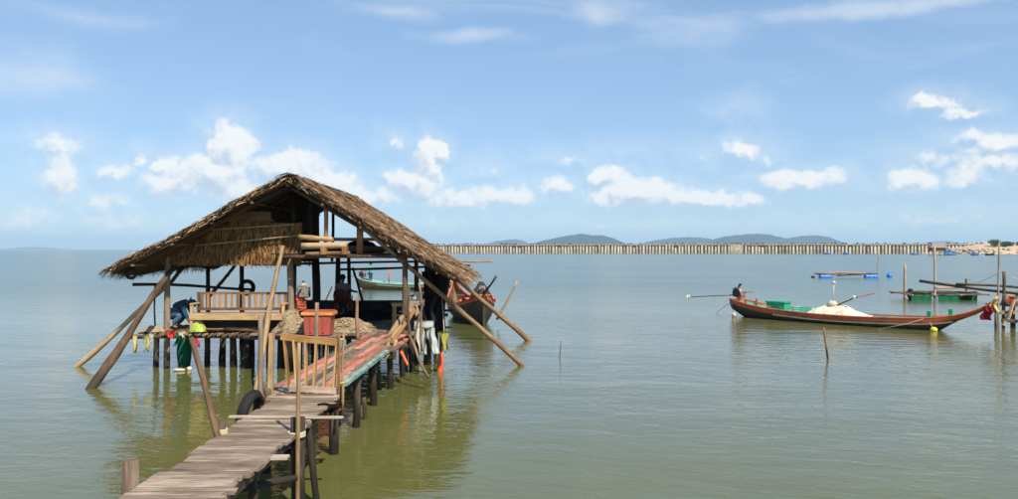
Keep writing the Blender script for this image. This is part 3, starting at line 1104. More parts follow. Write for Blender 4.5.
# ------------------------------------------------------------------ walkway
def build_walkway():
    wk = empty('walkway', (-3.0, 8.5, 0), 'weathered grey plank walkway on black piles leading to the hut', 'walkway')
    y = 4.6
    i = 0
    while y < 11.75:
        w = random.choice((.11, .14, .17, .2)) * random.uniform(.92, 1.08)
        xl = -3.47 + random.gauss(0, .012) + (.07 if 7.9 < y < 8.6 else 0) - (.07 if random.random() < .05 else 0)
        xr = -2.56 + random.gauss(0, .035)
        z = DECK - .02 + random.uniform(-.009, .006)
        b = MB().plank(((xl + xr) / 2, y + w / 2, z), (xr - xl, w - .009, .036), random.gauss(0, .010), random.gauss(0, .008), random.gauss(0, .004))
        for v in b.v:                                           # split and worn ends
            if abs(v.x - xl) < .1 or abs(v.x - xr) < .1:
                v.x += random.uniform(-.010, .010)
        b.build('plank', 'deck_wood', wk)
        y += w
        i += 1
    MB().plank((X(286, 10.45), 10.45, DECK + .012), (1.50, .07, .022), -.035).build('plank', 'worn_wood', wk, label='pale plank laid across, jutting out on both sides')
    MB().plank((-2.50, 8.52, DECK - .015), (.30, .14, .024), .05).build('plank', 'worn_wood', wk)
    MB().plank((-3.05, 11.86, DECK + .004), (1.04, .2, .04), .01).build('plank', 'deck_wood', wk)
    for x in (-3.38, -2.98, -2.64):
        MB().plank((x, 8.2, DECK - .10), (.07, 7.4, .11)).build('stringer', 'dark_wood', wk)
    for x, yy, top, r, m in ((-2.55, 9.66, Z(418, 9.66), .085, 'dark_wood'), (-3.47, 9.62, Z(421, 9.62), .065, 'dark_wood'), (-3.53, 7.45, Z(460, 7.45), .085, 'floor_wood'),
                             (-2.6, 7.25, .96, .075, 'dark_wood'), (-2.72, 8.5, .8, .05, 'dark_wood'), (-3.5, 11.5, .95, .08, 'dark_wood'), (-3.45, 5.4, .9, .08, 'dark_wood'), (-2.6, 5.4, .9, .08, 'dark_wood')):
        MB().pole((x, yy, -1), (x, yy, top), r, r * .95, n=12, seg=6, bend=.004, lumpy=.03).build('pile', m, wk)
    MB().pole((-3.6, 9.6, .78), (-2.45, 9.7, .74), .04, .04).build('cross_beam', 'dark_wood', wk)
    MB().pole((-3.5, 8.15, .62), (-2.42, 9.1, .60), .045, .04).build('cross_beam', 'dark_wood', wk)
    MB().pole((-3.6, 7.35, .8), (-2.45, 7.35, .8), .05, .05).build('cross_beam', 'dark_wood', wk)
    MB().pole(P3(308, 425, 10.2), P3(323, 540, 10.0), .045, .045).build('strut', 'dark_wood', wk)
    # lashings
    for c, r in (((-2.555, 9.62, .99 - .03), .10), ((-3.47, 9.62, .99), .078)):
        for k in range(3):
            MB().torus((c[0], c[1], c[2] + k * .022), r, .011, rot=Matrix.Rotation(R(90), 3, 'Y'), n=18, m=6).build('lashing', 'rope', wk)
    return wk


build_walkway()
thing(MB().pole((X(297, 9.5), 9.52, -1.0), P3(299, 343, 9.5), .03, .022, seg=10, bend=.004), 'bamboo_pole', 'bamboo',
      'thin upright bamboo pole lashed to the black pile at the walkway edge', 'pole')
thing(MB().pole(P3(219, 441, 9.5), P3(191, 338, 9.7), .042, .030, seg=9, bend=.008), 'leaning_pole', 'bark',
      'brown pole leaning out from the stub pile left of the walkway', 'pole')
thing(MB().pole(P3(260, 420, 12.2), P3(261, 316, 12.2), .05, .04, seg=8, bend=.004), 'bamboo_pole', 'grey_wood',
      'grey upright pole left of the gate post', 'pole')


# ================================================================== THINGS ON AND ABOUT THE HUT
def cloth_heap(c, size, mat, name, label, cat, seed=1, jit=.3, nu=40, nv=18, folds=9, strands=0):
    """a slumped heap of netting or cloth: creased mound, with loose loops of line lying on it"""
    rn = random.Random(seed)
    ph = [rn.uniform(0, 6) for _ in range(6)]
    so = Vector((seed * 3.7, seed * 1.3, 0))

    def fn(u, v):
        a = u * 2 * math.pi
        r = 1 - v
        n1 = mnoise.noise(Vector((math.cos(a) * 1.3, math.sin(a) * 1.3, v * 1.6)) + so)
        n2 = mnoise.noise(Vector((math.cos(a) * 4.5, math.sin(a) * 4.5, v * 5)) + so)
        n3 = abs(mnoise.noise(Vector((math.cos(a) * 9, math.sin(a) * 9, v * 7)) + so))
        k = 1 + jit * (.9 * n1 + .45 * n2)
        h = (1 - r ** 1.7) * (1 + jit * 1.1 * n1 * r) + jit * (.30 * n2 + .25 * n3) * min(1, 4 * v) * min(1, 3 * r + .3)
        return (c[0] + size[0] / 2 * r * k * math.cos(a), c[1] + size[1] / 2 * r * k * math.sin(a), c[2] + size[2] * max(h, 0))
    b = MB().grid(fn, nu, nv, True)
    for i in range(strands):
        a0, v0 = rn.uniform(0, 1), rn.uniform(0, .75)
        da, dv = rn.uniform(.08, .3) * rn.choice((-1, 1)), rn.uniform(-.3, .3)
        pts = []
        for k in range(7):
            f = k / 6
            v = max(.02, min(.97, v0 + dv * f + .06 * math.sin(f * 6 + i)))
            p = Vector(fn((a0 + da * f) % 1, v))
            pts.append(p + (p - Vector((c[0], c[1], c[2]))).normalized() * .012)
        b.tube(pts, rn.uniform(.006, .014), 5)
    return thing(b, name, mat, label, cat, c)


def sheet(fn, nu, nv, thick=.008):
    """a cloth with real thickness"""
    b = MB()
    b.grid(fn, nu, nv)

    def f2(u, v):
        p = Vector(fn(u, v))
        return p + Vector((0, thick, 0))
    m = len(b.v)
    b.grid(f2, nu, nv)
    w = nu + 1
    for i in range(nu):
        for j in (0, nv):
            b.face((j * w + i, j * w + i + 1, m + j * w + i + 1, m + j * w + i), None, True)
    for j in range(nv):
        for i in (0, nu):
            b.face((j * w + i, (j + 1) * w + i, m + (j + 1) * w + i, m + j * w + i), None, True)
    return b


# ---- stick platform on the left, with its own short piles
def build_platform():
    t = empty('stick_platform', (X(212, 22), 22, 0), 'rough platform of sticks on short piles left of the hut', 'platform')
    xa, xb = X(142, 21.6), X(288, 21.6)
    n = 30
    for i in range(n):
        x = xa + (xb - xa) * (i + .5) / n + random.uniform(-.03, .03)
        ya = 21.05 + random.uniform(-.12, .12) + (.25 if x < -9.2 else 0)
        m = random.choice(('driftwood', 'bark', 'grey_wood', 'driftwood'))
        MB().pole((x, ya, DECK - .045 + random.uniform(-.01, .02)), (x + random.uniform(-.06, .06), 23.6 + random.uniform(-.2, .3), DECK - .045), random.uniform(.03, .05), None, 8, 5, .006).build('stick', m, t)
    for i in range(26):
        x = random.uniform(X(205, 21.4), xb - .2)
        l = random.uniform(.5, 1.3)
        y = random.uniform(21.15, 22.0)
        MB().pole((x - l / 2, y, DECK + .02 + random.uniform(0, .10)), (x + l / 2, y + random.uniform(-.2, .2), DECK + .02 + random.uniform(0, .10)), random.uniform(.018, .035), None, 7, 4, .01).build('stick', random.choice(('driftwood', 'bark', 'pale_wood')), t)
    for y in (21.25, 22.4, 23.4):
        MB().pole((xa - .15, y, DECK - .13), (xb + .1, y, DECK - .13), .05, .045, bend=.004).build('bearer', 'bark', t)
    for px, D in ((157, 21.9), (182, 23.2), (207, 22.0), (223, 22.9), (233, 21.8), (252, 22.8), (247, 21.6), (270, 22.2), (281, 21.5)):
        MB().pole((X(px, D) + random.uniform(-.06, .06), D, -1), (X(px, D), D, DECK - .1), random.uniform(.075, .115), None, 9, 5, .006).build('pile', 'dark_wood' if px > 170 else 'grey_wood', t)
    MB().pole(P3(155, 285, 21.7), P3(155.5, 333, 21.7), .022, .022).build('stay', 'dark_wood', t)


build_platform()


# ---- slatted bench
def build_bench():
    D = 21.35
    xa, xb = X(194, D), X(287, D)
    zs = DECK + .50
    t = empty('slat_bench', ((xa + xb) / 2, D, DECK), 'long wooden bench with slatted back on the stick platform', 'bench')
    MB().plank(((xa + xb) / 2, D - .27, zs - .07), (xb - xa, .035, .17)).build('front_board', 'pale_wood', t)
    for k in range(3):
        MB().plank(((xa + xb) / 2, D - .19 + k * .14, zs), (xb - xa - .05, .125, .03)).build('seat_board', 'brown_wood', t)
    MB().plank(((xa + xb) / 2, D + .20, zs + .10), (xb - xa, .04, .075)).build('lower_rail', 'brown_wood', t)
    MB().plank(((xa + xb) / 2, D + .29, zs + .52), (xb - xa + .06, .05, .06)).build('top_rail', 'brown_wood', t)
    n = 15
    for i in range(n):
        x = xa + .12 + (xb - xa - .24) * i / (n - 1)
        MB().beam((x + .02, D + .19, zs + .13), (x - .01, D + .28, zs + .50), random.uniform(.07, .095), .02).build('slat', 'brown_wood', t)
    for x in (xa + .03, xb - .03):
        MB().beam((x, D + .26, DECK), (x, D + .25, zs + .55), .065, .065).build('rear_leg', 'brown_wood', t)
        MB().beam((x, D - .23, DECK), (x, D - .23, zs + .24), .07, .07).build('front_leg', 'pale_wood', t)
        MB().plank((x, D, zs + .26), (.08, .56, .035)).build('armrest', 'pale_wood', t)
    MB().plank(((xa + xb) / 2, D + .05, DECK + .18), (xb - xa - .1, .05, .28)).build('under_board', 'dark_wood', t)


build_bench()


# ---- slat gate across the walkway
def build_gate():
    D = 12.15
    t = empty('slat_gate', (-3.05, D, DECK), 'homemade wooden slat gate standing across the walkway', 'gate')
    a, b = P3(281, 337, D), P3(338, 343, D)
    MB().beam(a, b, .05, .10).build('top_rail', 'gate_wood', t)
    for k, f in enumerate((.05, .22, .43, .62, .80, .97)):
        p = a.lerp(b, f) + Vector((0, .03, -.03))
        px = (289, 297, 306, 314, 324, 334)[k]
        MB().beam(p, P3(px, 389, D + .03), random.uniform(.10, .125), .025).build('slat', 'gate_wood', t)
    MB().plank(P3(313, 390, D - .02), (.72, .03, .095), 0, 0, .06).build('bottom_rail', 'worn_wood', t)
    MB().plank(P3(310, 397, D - .12), (.80, .16, .03)).build('sill_board', 'red_wood', t)
    MB().plank((-3.05, D - .20, DECK + .012), (.86, .05, .055)).build('kick_board', 'red_wood', t)
    MB().beam(P3(270, 402, D), P3(272, 334, D), .075, .075).build('gate_post', 'pale_wood', t)
    MB().pole(P3(338.5, 403, D - .05), P3(339.5, 335, D - .05), .022, .018).build('gate_post', 'brown_wood', t)
    MB().pole(P3(342, 412, D), P3(344, 333, D), .022, .018).build('gate_post', 'bamboo', t)
    for z in (DECK + .18, DECK + .84):
        MB().torus((-2.55, D, z), .045, .008, rot=Matrix.Rotation(R(90), 3, 'Y'), n=14, m=5).build('tie', 'float_yellow', t)
    MB().pole(P3(268, 412, D), P3(268.5, 388, D), .065, .06).build('post_stub', 'grey_wood', t)


build_gate()


def tyre(c, R0, r, label, rot=None, axis='X', stretch=1.0):
    t = empty('tyre', (c[0], c[1], c[2] - R0 - r), label, 'tyre', 'old tyres')
    MB().torus(c, R0, r, axis, 36, 12, rot).build('carcass', 'rubber', t)
    g = MB()
    for k in (-.35, 0, .35):
        g2 = MB().torus((0, 0, 0), R0 + r * .98, r * .07, 'X', 36, 5)
        for v in g2.v:
            v.x += k * r
            w = Vector((v.y, v.x, v.z)) if axis == 'Y' else v
            g2v = rot @ w if rot is not None else w
            v.x, v.y, v.z = g2v + Vector(c)
        n0 = len(g.v)
        g.v += g2.v
        for f in g2.f:
            g.face([n0 + i for i in f], None, True)
    g.build('tread', 'rubber', t)


tyre((-3.69, 11.40, .86), .27, .07, 'black tyre hung on the left edge of the walkway by the gate', Matrix.Rotation(R(-7), 3, 'Z') @ Matrix.Rotation(R(10), 3, 'Y'))
tyre(P3(247, 288, 24.3), .19, .06, 'black tyre hung on the dark rail above the bench', None, 'Y')
tyre(P3(131, 274, 20.9), .12, .04, 'small black ring hung under the left eave', None, 'Y')


# ---- red ice box
def build_icebox():
    D = 20.35
    xa, xb = X(303, D), X(331, D)
    z1 = Z(315, D)
    t = empty('ice_box', ((xa + xb) / 2, D + .25, DECK), 'faded red ice box with orange rim behind the gate', 'ice box')
    b = MB()
    b.box(((xa + xb) / 2, D + .25, (DECK + z1) / 2 + .01), (xb - xa, .5, z1 - DECK - .02))
    for v in b.v:
        if v.z < 1.3:
            v.x = (xa + xb) / 2 + (v.x - (xa + xb) / 2) * .88
    b.build('tub', 'red_plastic', t)
    MB().plank(((xa + xb) / 2, D + .25, z1 + .02), (xb - xa + .09, .58, .075)).build('rim', 'orange_paint', t)
    MB().plank(((xa + xb) / 2, D + .25, z1 + .075), (xb - xa + .02, .52, .035)).build('lid', 'red_plastic', t)
    for k in (-1, 1):
        MB().plank(((xa + xb) / 2 + k * .16, D - .012, DECK + .28), (.035, .03, .40)).build('rib', 'red_plastic', t)
    # a stand so that the box rests on the hut floor edge and approach
    MB().plank(((xa + xb) / 2, D + .25, DECK - .04), (xb - xa + .3, .7, .06)).build('base_board', 'floor_wood', t)
    for x in (xa + .05, xb - .05):
        MB().pole((x, D + .2, -1), (x, D + .2, DECK - .06), .07, .07).build('leg', 'dark_wood', t)


build_icebox()
cloth_heap((X(291, 21.0), 21.1, DECK), (.95, .6, .60), 'beige_cloth', 'fishing_net', 'beige heap of fishing net left of the red ice box', 'net', 3, .4, strands=45)
cloth_heap((X(349, 21.5), 21.5, DECK), (1.35, .9, .36), 'beige_cloth', 'fishing_net', 'low beige heap of fishing net right of the red ice box', 'net', 8, .45, strands=55)
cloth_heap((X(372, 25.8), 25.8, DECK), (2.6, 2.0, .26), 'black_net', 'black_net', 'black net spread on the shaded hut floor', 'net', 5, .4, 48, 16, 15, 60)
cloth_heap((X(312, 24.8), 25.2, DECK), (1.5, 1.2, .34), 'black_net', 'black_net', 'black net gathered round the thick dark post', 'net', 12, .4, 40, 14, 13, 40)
thing(MB().pole((X(317, 16.5), 16.5, -1.0), P3(317, 303, 16.5), .048, .04), 'upright_stake', 'grey_wood', 'grey stake standing in front of the red ice box', 'stake')
thing(MB().pole((X(358, 19.4), 19.4, DECK - .02), P3(357, 298, 19.4), .05, .035), 'upright_stake', 'driftwood', 'pale stake standing on the red boards right of the ice box', 'stake')

# ---- logs and bundles on the loft
for (a, b, r, m, lab) in ((P3(302, 246.5, 20.85), P3(347, 246, 20.8), .085, 'driftwood', 'thick pale log lying on the loft beam'),
                          (P3(299, 237.5, 20.9), P3(333, 240, 20.8), .07, 'pale_wood', 'short pale log above the thick log in the gable'),
                          (P3(322, 239.5, 21.2), P3(398, 240, 21.2), .045, 'bark', 'thin brown pole lying across the right gable'),
                          (P3(306, 254.5, 20.8), P3(350, 253.5, 20.75), .05, 'driftwood', 'thin pale log under the loft beam'),
                          (P3(346, 249, 22.2), P3(398, 250, 22.2), .09, 'bark', 'dark brown log at the right of the loft')):
    thing(MB().pole(a, b, r, r * .92, 11, 6, .006), 'log', m, lab, 'log', group='logs on the loft')
for i, (px, lab) in enumerate(((324, 'short block propping the pale log in the gable'), (345, 'block at the right end of the thick pale log'))):
    thing(MB().box(P3(px, 251, 20.75), (.14, .18, .2)), 'block', 'brown_wood', lab, 'block')
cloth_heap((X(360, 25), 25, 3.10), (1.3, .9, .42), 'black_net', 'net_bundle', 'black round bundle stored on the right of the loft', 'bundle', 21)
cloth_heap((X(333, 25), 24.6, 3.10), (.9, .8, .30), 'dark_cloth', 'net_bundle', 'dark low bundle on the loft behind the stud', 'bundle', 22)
cloth_heap((X(277, 23), 22.2, 3.97), (.32, .3, .14), 'beige_cloth', 'net_bundle', 'small pale bundle hung high in the gable', 'bundle', 23)

# ---- person seated on a red plastic chair, back to the camera


def build_chair(loc, rz, label):
    t = empty('plastic_chair', loc, label, 'chair', 'red plastic chairs', rz, True)
    # local: sitter faces +y
    MB().grid(lambda u, v: (-.22 + .44 * u, -.21 + .42 * v, .43 + .012 * math.cos(u * 6.28)), 8, 8).grid(lambda u, v: (-.22 + .44 * (1 - u), -.21 + .42 * v, .40), 4, 4).build('seat', 'chair_red', t)
    bk = MB()
    for k in range(6):
        x = -.19 + k * .076
        bk.beam((x, -.21, .42), (x * 1.08, -.31, .83), .05, .014)
    bk.tube([(-.24, -.2, .42), (-.25, -.28, .68), (-.21, -.315, .82), (0, -.33, .87), (.21, -.315, .82), (.25, -.28, .68), (.24, -.2, .42)], .022, 8)
    bk.build('backrest', 'chair_red', t)
    for sx in (-1, 1):
        MB().beam((sx * .23, -.24, 0), (sx * .21, -.2, .43), .045, .045).build('leg', 'chair_red', t)
        MB().beam((sx * .24, .22, 0), (sx * .22, .19, .43), .045, .045).build('leg', 'chair_red', t)
        MB().tube([(sx * .24, -.27, .64), (sx * .27, -.05, .655), (sx * .26, .16, .64), (sx * .23, .2, .43)], .02, 7).build('armrest', 'chair_red', t)
    return t


def build_sitter(loc, rz):
    t = empty('person', loc, 'seated person with dark hair and light shirt on a red chair, back turned', 'person', None, rz, True)
    J = [(0, -.05, .52, .13), (0, -.12, .75, .125), (0, -.14, .98, .13), (0, -.13, 1.08, .055), (0, -.10, 1.15, .06), (0, -.085, 1.24, .092), (0, -.085, 1.33, .06),
         (-.17, -.13, 1.02, .058), (-.25, -.06, .80, .045), (-.22, .14, .70, .036), (.17, -.13, 1.02, .058), (.28, -.02, .82, .045), (.40, .16, .78, .036),
         (-.10, .08, .50, .085), (-.13, .38, .50, .062), (-.13, .42, .10, .045), (-.13, .52, .05, .035), (.10, .08, .50, .085), (.13, .38, .50, .062), (.13, .42, .10, .045), (.13, .52, .05, .035),
         (0, .03, 1.23, .018), (.42, .24, .78, .022), (-.20, .22, .70, .022)]
    E = [(0, 1), (1, 2), (2, 3), (3, 4), (4, 5), (5, 6), (2, 7), (7, 8), (8, 9), (2, 10), (10, 11), (11, 12), (0, 13), (13, 14), (14, 15), (15, 16), (0, 17), (17, 18), (18, 19), (19, 20), (5, 21), (12, 22), (9, 23)]
    skin('body', J, E, 'skin', t)
    skin('shirt', [(0, -.06, .56, .15), (0, -.12, .76, .147), (0, -.14, .98, .15), (0, -.135, 1.05, .085), (-.17, -.13, 1.02, .078), (-.235, -.08, .86, .062), (.17, -.13, 1.02, .078), (.25, -.06, .88, .062)],
         [(0, 1), (1, 2), (2, 3), (2, 4), (4, 5), (2, 6), (6, 7)], 'grey_shirt', t)
    skin('trousers', [(0, -.05, .52, .15), (-.10, .08, .50, .10), (-.13, .36, .505, .08), (-.13, .42, .18, .06), (.10, .08, .50, .10), (.13, .36, .505, .08), (.13, .42, .18, .06)],
         [(0, 1), (1, 2), (2, 3), (0, 4), (4, 5), (5, 6)], 'navy_cloth', t)
    MB().blob((0, -.105, 1.28), (.10, .105, .105), 14, 10, .05, 2).build('hair', 'hair', t)


cl = (X(343.5, 26.6), 26.6, DECK + .005)
build_chair(cl, R(-4), 'dark red plastic chair under the seated person')
build_sitter((cl[0], cl[1], cl[2]), R(-4))
build_chair((X(413, 26.9), 26.9, DECK + .005), R(70), 'red plastic chair at the right edge of the hut floor')


# ---- person in blue bending over on the platform
def build_bender():
    D = 22.3
    z0 = DECK + .0
    bx = X(172.5, D)
    t = empty('person', (bx, D, z0), 'person in blue clothes and cap bending over at the left end of the platform', 'person')

    def q(dx, dy, dz, r):
        return (bx + dx * 1.12, D + dy * 1.12, z0 + dz * 1.12, r * 1.12)
    # faces +x; hips back left, torso tipped forward, arms down, knees bent
    J = [q(.02, 0, .42, .13), q(.16, 0, .54, .12), q(.30, 0, .64, .125), q(.38, 0, .66, .055), q(.44, 0, .64, .06), q(.51, 0, .61, .088), q(.57, 0, .58, .06), q(.60, 0, .57, .018),
         q(.32, -.17, .58, .055), q(.40, -.20, .36, .043), q(.48, -.14, .17, .034), q(.52, -.12, .10, .022), q(.32, .17, .58, .055), q(.40, .20, .36, .043), q(.48, .14, .17, .034), q(.52, .12, .10, .022),
         q(.06, -.11, .40, .095), q(.27, -.15, .32, .068), q(.06, -.15, .08, .048), q(.19, -.16, .035, .034), q(.06, .11, .40, .095), q(.27, .15, .32, .068), q(.06, .15, .08, .048), q(.19, .16, .035, .034)]
    E = [(0, 1), (1, 2), (2, 3), (3, 4), (4, 5), (5, 6), (6, 7), (2, 8), (8, 9), (9, 10), (10, 11), (2, 12), (12, 13), (13, 14), (14, 15), (0, 16), (16, 17), (17, 18), (18, 19), (0, 20), (20, 21), (21, 22), (22, 23)]
    skin('body', J, E, 'skin', t)
    skin('shirt', [q(.05, 0, .46, .145), q(.16, 0, .555, .145), q(.30, 0, .645, .15), q(.36, 0, .665, .08), q(.32, -.17, .58, .075), q(.39, -.20, .40, .06), q(.45, -.165, .25, .05), q(.32, .17, .58, .075), q(.39, .20, .40, .06), q(.45, .165, .25, .05)],
         [(0, 1), (1, 2), (2, 3), (2, 4), (4, 5), (5, 6), (2, 7), (7, 8), (8, 9)], 'navy_cloth', t)
    skin('trousers', [q(.0, 0, .40, .155), q(.06, -.11, .38, .112), q(.27, -.15, .32, .088), q(.07, -.15, .13, .066), q(.06, .11, .38, .112), q(.27, .15, .32, .088), q(.07, .15, .13, .066)],
         [(0, 1), (1, 2), (2, 3), (0, 4), (4, 5), (5, 6)], 'denim', t)
    cap = MB().blob((bx + 0.549, D, z0 + 0.734), (.115, .105, .085), 14, 8, .04, 3)
    cap.tube([(bx + 0.50, D, z0 + 0.784), (bx + 0.51, D, z0 + 0.84), (bx + 0.52, D, z0 + 0.90)], [.04, .02, .006], 8)
    cap.grid(lambda u, v: (bx + .616 + v * .15, D - .09 + u * .18 * (1 - .25 * v) + .02 * v, z0 + .733 - v * .03 + .02 * math.cos((u - .5) * 3)), 6, 4)
    cap.grid(lambda u, v: (bx + .616 + v * .15, D - .09 + u * .18 * (1 - .25 * v) + .02 * v, z0 + .722 - v * .03 + .02 * math.cos((u - .5) * 3)), 6, 4)
    cap.build('cap', 'navy_cloth', t)


build_bender()
cloth_heap((X(198, 21.2), 21.2, DECK + .03), (.42, .36, .34), 'lime_bag', 'plastic_bag', 'lime green plastic bag below the left end of the bench', 'bag', 31, .35)
cloth_heap((X(151, 21.5), 21.6, DECK), (.75, .5, .14), 'beige_cloth', 'net_bundle', 'pale heap of nets at the left tip of the platform', 'net', 33, .5)
# green keep net hung under the platform
kn = empty('keep_net', (X(184, 22.2), 22.2, -.2), 'green keep net hanging from the platform into the water', 'net')
MB().grid(lambda u, v: (X(184, 22.2) + (.17 - .02 * math.sin(v * 9)) * math.cos(u * 6.283) * (1 + .08 * math.sin(u * 40)), 22.2 + .17 * math.sin(u * 6.283), -.3 + v * 1.24), 24, 10, True).build('mesh_tube', 'green_net', kn)
MB().torus((X(184, 22.2), 22.2, .92), .175, .015, rot=Matrix.Rotation(R(90), 3, 'Y'), n=20, m=6).build('hoop', 'metal', kn)


def rag(px, py, D, w, h, mat, label, seed, tw=.3):
    rn = random.Random(seed)
    a, b, c = rn.uniform(0, 6), rn.uniform(0, 6), rn.uniform(5, 9)
    p = P3(px, py, D)

    def fn(u, v):
        ww = w * (1 - .45 * v + .12 * math.sin(v * 7 + a))
        return (p.x + (u - .5) * ww + tw * .2 * math.sin(v * 4 + b) * v, p.y + .05 * math.sin(u * c + v * 3 + a), p.z - v * h * (1 + .12 * math.sin(u * 9 + b)))
    return thing(sheet(fn, 8, 8), 'rag', mat, label, 'rag', (p.x, p.y, p.z - h))


rag(134.5, 335, 21.0, .13, .44, 'yellow_rag', 'leftmost yellow rag hanging off the platform tip', 1)
rag(146, 335, 20.95, .20, .42, 'yellow_rag', 'torn yellow rag with a trailing end, second from the platform tip', 2)
rag(171, 331, 20.9, .28, .20, 'red_rag', 'red rag on the platform edge beneath the person in blue', 3)
rag(177, 333, 20.92, .10, .34, 'green_net', 'green strip hanging beside the red rag', 4)
rag(181, 332, 20.85, .10, .18, 'white_cloth', 'white strip hanging beside the green strip', 5)
rag(196, 338, 20.8, .14, .26, 'red_rag', 'faded red rag under the lime green bag', 6)
rag(151, 334, 20.98, .16, .30, 'white_cloth', 'small white rag between the yellow and red rags', 7)
for px, py, s, lab in ((179, 371.5, (.17, .06, .04), 'long cream float under the platform'), (189.5, 370.5, (.07, .07, .065), 'round white float under the platform')):
    w = Wt(px, py)
    thing(MB().blob((w.x, w.y, .03), s, 14, 8), 'float', 'float_white', lab, 'float', group='floats under the platform')

# ---- right side of the hut: washing, nets, firewood
def washing(xc, D, ztop, mat, label, width=.62, drop=.88):
    t = empty('washed_trousers', (xc, D, ztop - drop), label, 'trousers')
    for s in (-1, 1):
        def fn(u, v):
            x = xc + s * width * .24 + (u - .5) * width * .47 * (1 - .22 * v) + s * .03 * v + .15 * v + .012 * math.sin(v * 13 + s)
            return (x, D + .05 * math.sin(u * 5 + s + v * 2) + .025 * math.sin(u * 13 + v * 9 + s) + .02 * s, ztop - .16 - v * (drop - .16))
        sheet(fn, 14, 16, .03).build('leg', mat, t)

    def fw(u, v):
        return (xc + (u - .5) * width * .95, D + .04 * math.sin(u * 8), ztop - v * .20)
    sheet(fw, 10, 4, .045).build('waist', mat, t)


washing(X(424, 20.3), 20.3, Z(321, 20.3), 'white_cloth', 'white trousers hung out to dry at the right side of the hut', .52, .86)
for k, (px, D, w, z0, z1, mat, lab) in enumerate((
        (431, 22.4, .55, 272, 322, 'black_net', 'black net hanging under the right eave'),
        (437, 23.4, .7, 268, 330, 'dark_cloth', 'dark grey cloth hanging outermost under the right eave'),
        (428, 21.3, .45, 296, 326, 'black_net', 'short black net hanging above the white trousers'))):
    p = P3(px, z0, D)
    h = (z1 - z0) / FPX * D

    def fn(u, v, w=w, p=p, h=h, k=k):
        return (p.x + (u - .5) * w * (1 - .35 * v * v) + .06 * math.sin(v * 6 + k), p.y + .12 * math.sin(u * 11 + k) * (1 - .3 * v) + .06 * math.sin(v * 9 + u * 4), p.z - v * h * (1 - .15 * math.sin(u * 5 + k)))
    thing(sheet(fn, 24, 16, .012), 'hanging_net', mat, lab, 'net', (p.x, p.y, p.z - h))
rag(414, 300, 20.6, .35, .42, 'beige_cloth', 'beige rag hung left of the white trousers', 11)
rag(419, 292, 21.2, .30, .40, 'white_cloth', 'crumpled white rag above the trousers', 12)
fr = empty('wooden_frame', (X(399, 22.4), 22.4, DECK), 'small yellow wooden stand beside the right front post', 'stand')
for px in (393.5, 403.5):
    for dy in (0, .35):
        MB().beam((X(px, 22.4), 22.4 + dy, DECK), (X(px, 22.4), 22.4 + dy, DECK + .66), .06, .05).build('leg', 'pale_wood', fr)
for z in (.08, .36, .64):
    MB().plank((X(398.5, 22.4), 22.37, DECK + z), (.36, .03, .06)).build('rail', 'pale_wood', fr)
MB().plank((X(398.5, 22.4), 22.57, DECK + .69), (.42, .46, .03)).build('top', 'pale_wood', fr)

random.seed(41)
fire = [((378, 353, 18.3), (403, 318, 19.6), .09, 'driftwood', 'thickest driftwood log leaning on the right deck edge'),
        ((384, 352, 18.2), (411, 316, 19.5), .05, 'pale_wood', 'pale peeled log leaning beside the thickest driftwood log'),
        ((392, 345, 18.4), (415, 308, 19.4), .055, 'brown_wood', 'brown plank end leaning among the driftwood'),
        ((386, 341, 18.6), (398, 330, 19.4), .08, 'bark', 'short barked log on top of the driftwood pile'),
        ((371, 349, 18.6), (392, 341, 18.5), .10, 'bark', 'thick barked log lying lowest on the deck edge'),
        ((394, 360, 18.2), (396, 340, 18.3), .055, 'bamboo', 'stubby pale stick hanging under the driftwood'),
        ((401, 352, 18.4), (408, 366, 18.3), .04, 'orange_plastic', 'orange red stick below the driftwood'),
        ((409, 336, 18.7), (429, 378, 18.2), .035, 'driftwood', 'long pale stick slanting down to the water right of the driftwood'),
        ((411, 352, 18.8), (409, 288, 18.9), .035, 'grey_wood', 'thin grey stick standing upright among the driftwood'),
        ((422, 352, 19.0), (419, 283, 19.1), .03, 'bark', 'thin brown stick standing right of the upright grey stick'),
        ((414, 346, 18.8), (424, 300, 19.0), .03, 'driftwood', 'bent pale stick crossing behind the white trousers')]
for a, b, r, m, lab in fire:
    thing(MB().pole(P3(*a), P3(*b), r, r * .8, 9, 6, .03, .10), 'driftwood', m, lab, 'driftwood', group='driftwood at the right deck edge')
thing(MB().plank(P3(382, 357, 18.2), (.42, .3, .05), .05), 'board', 'pale_wood', 'short pale board jutting from the right deck edge', 'board')
by = empty('buoy', Wt(440, 372), 'orange buoy standing in the water below the trousers', 'buoy')
c = Wt(440, 372)
MB().tube([c + Vector((0, 0, -.3)), c + Vector((0, 0, .05)), c + Vector((0.02, 0, .42)), c + Vector((0.05, 0, .52))], [.075, .085, .075, .03], 12).build('body', 'orange_plastic', by)
MB().tube([c + Vector((.05, 0, .5)), c + Vector((.1, .1, 1.1)), c + Vector((0, .6, 1.9))], .012, 6).build('line', 'rope', by)
rag(444, 332, 20.6, .26, .50, 'olive_bag', 'yellow green bag hanging right of the trousers', 14)
thing(MB().plank(P3(446, 311, 24.5), (.62, .12, .07), .1), 'rail_stub', 'dark_wood', 'dark stub of beam jutting from the hut towards the moored boat, upper', 'beam')
thing(MB().plank(P3(447, 328, 24.5), (.55, .1, .06), -.1), 'rail_stub', 'dark_wood', 'dark stub of beam jutting from the hut towards the moored boat, lower', 'beam')
thing(MB().blob(P3(335, 408, 11.5), (.11, .07, .05), 12, 8, .3, 4), 'rag', 'orange_plastic', 'orange rag on the walkway edge right of the gate', 'rag')
rag(329, 404, 11.3, .34, .14, 'black_net', 'black rag draped on the walkway edge right of the gate', 15)


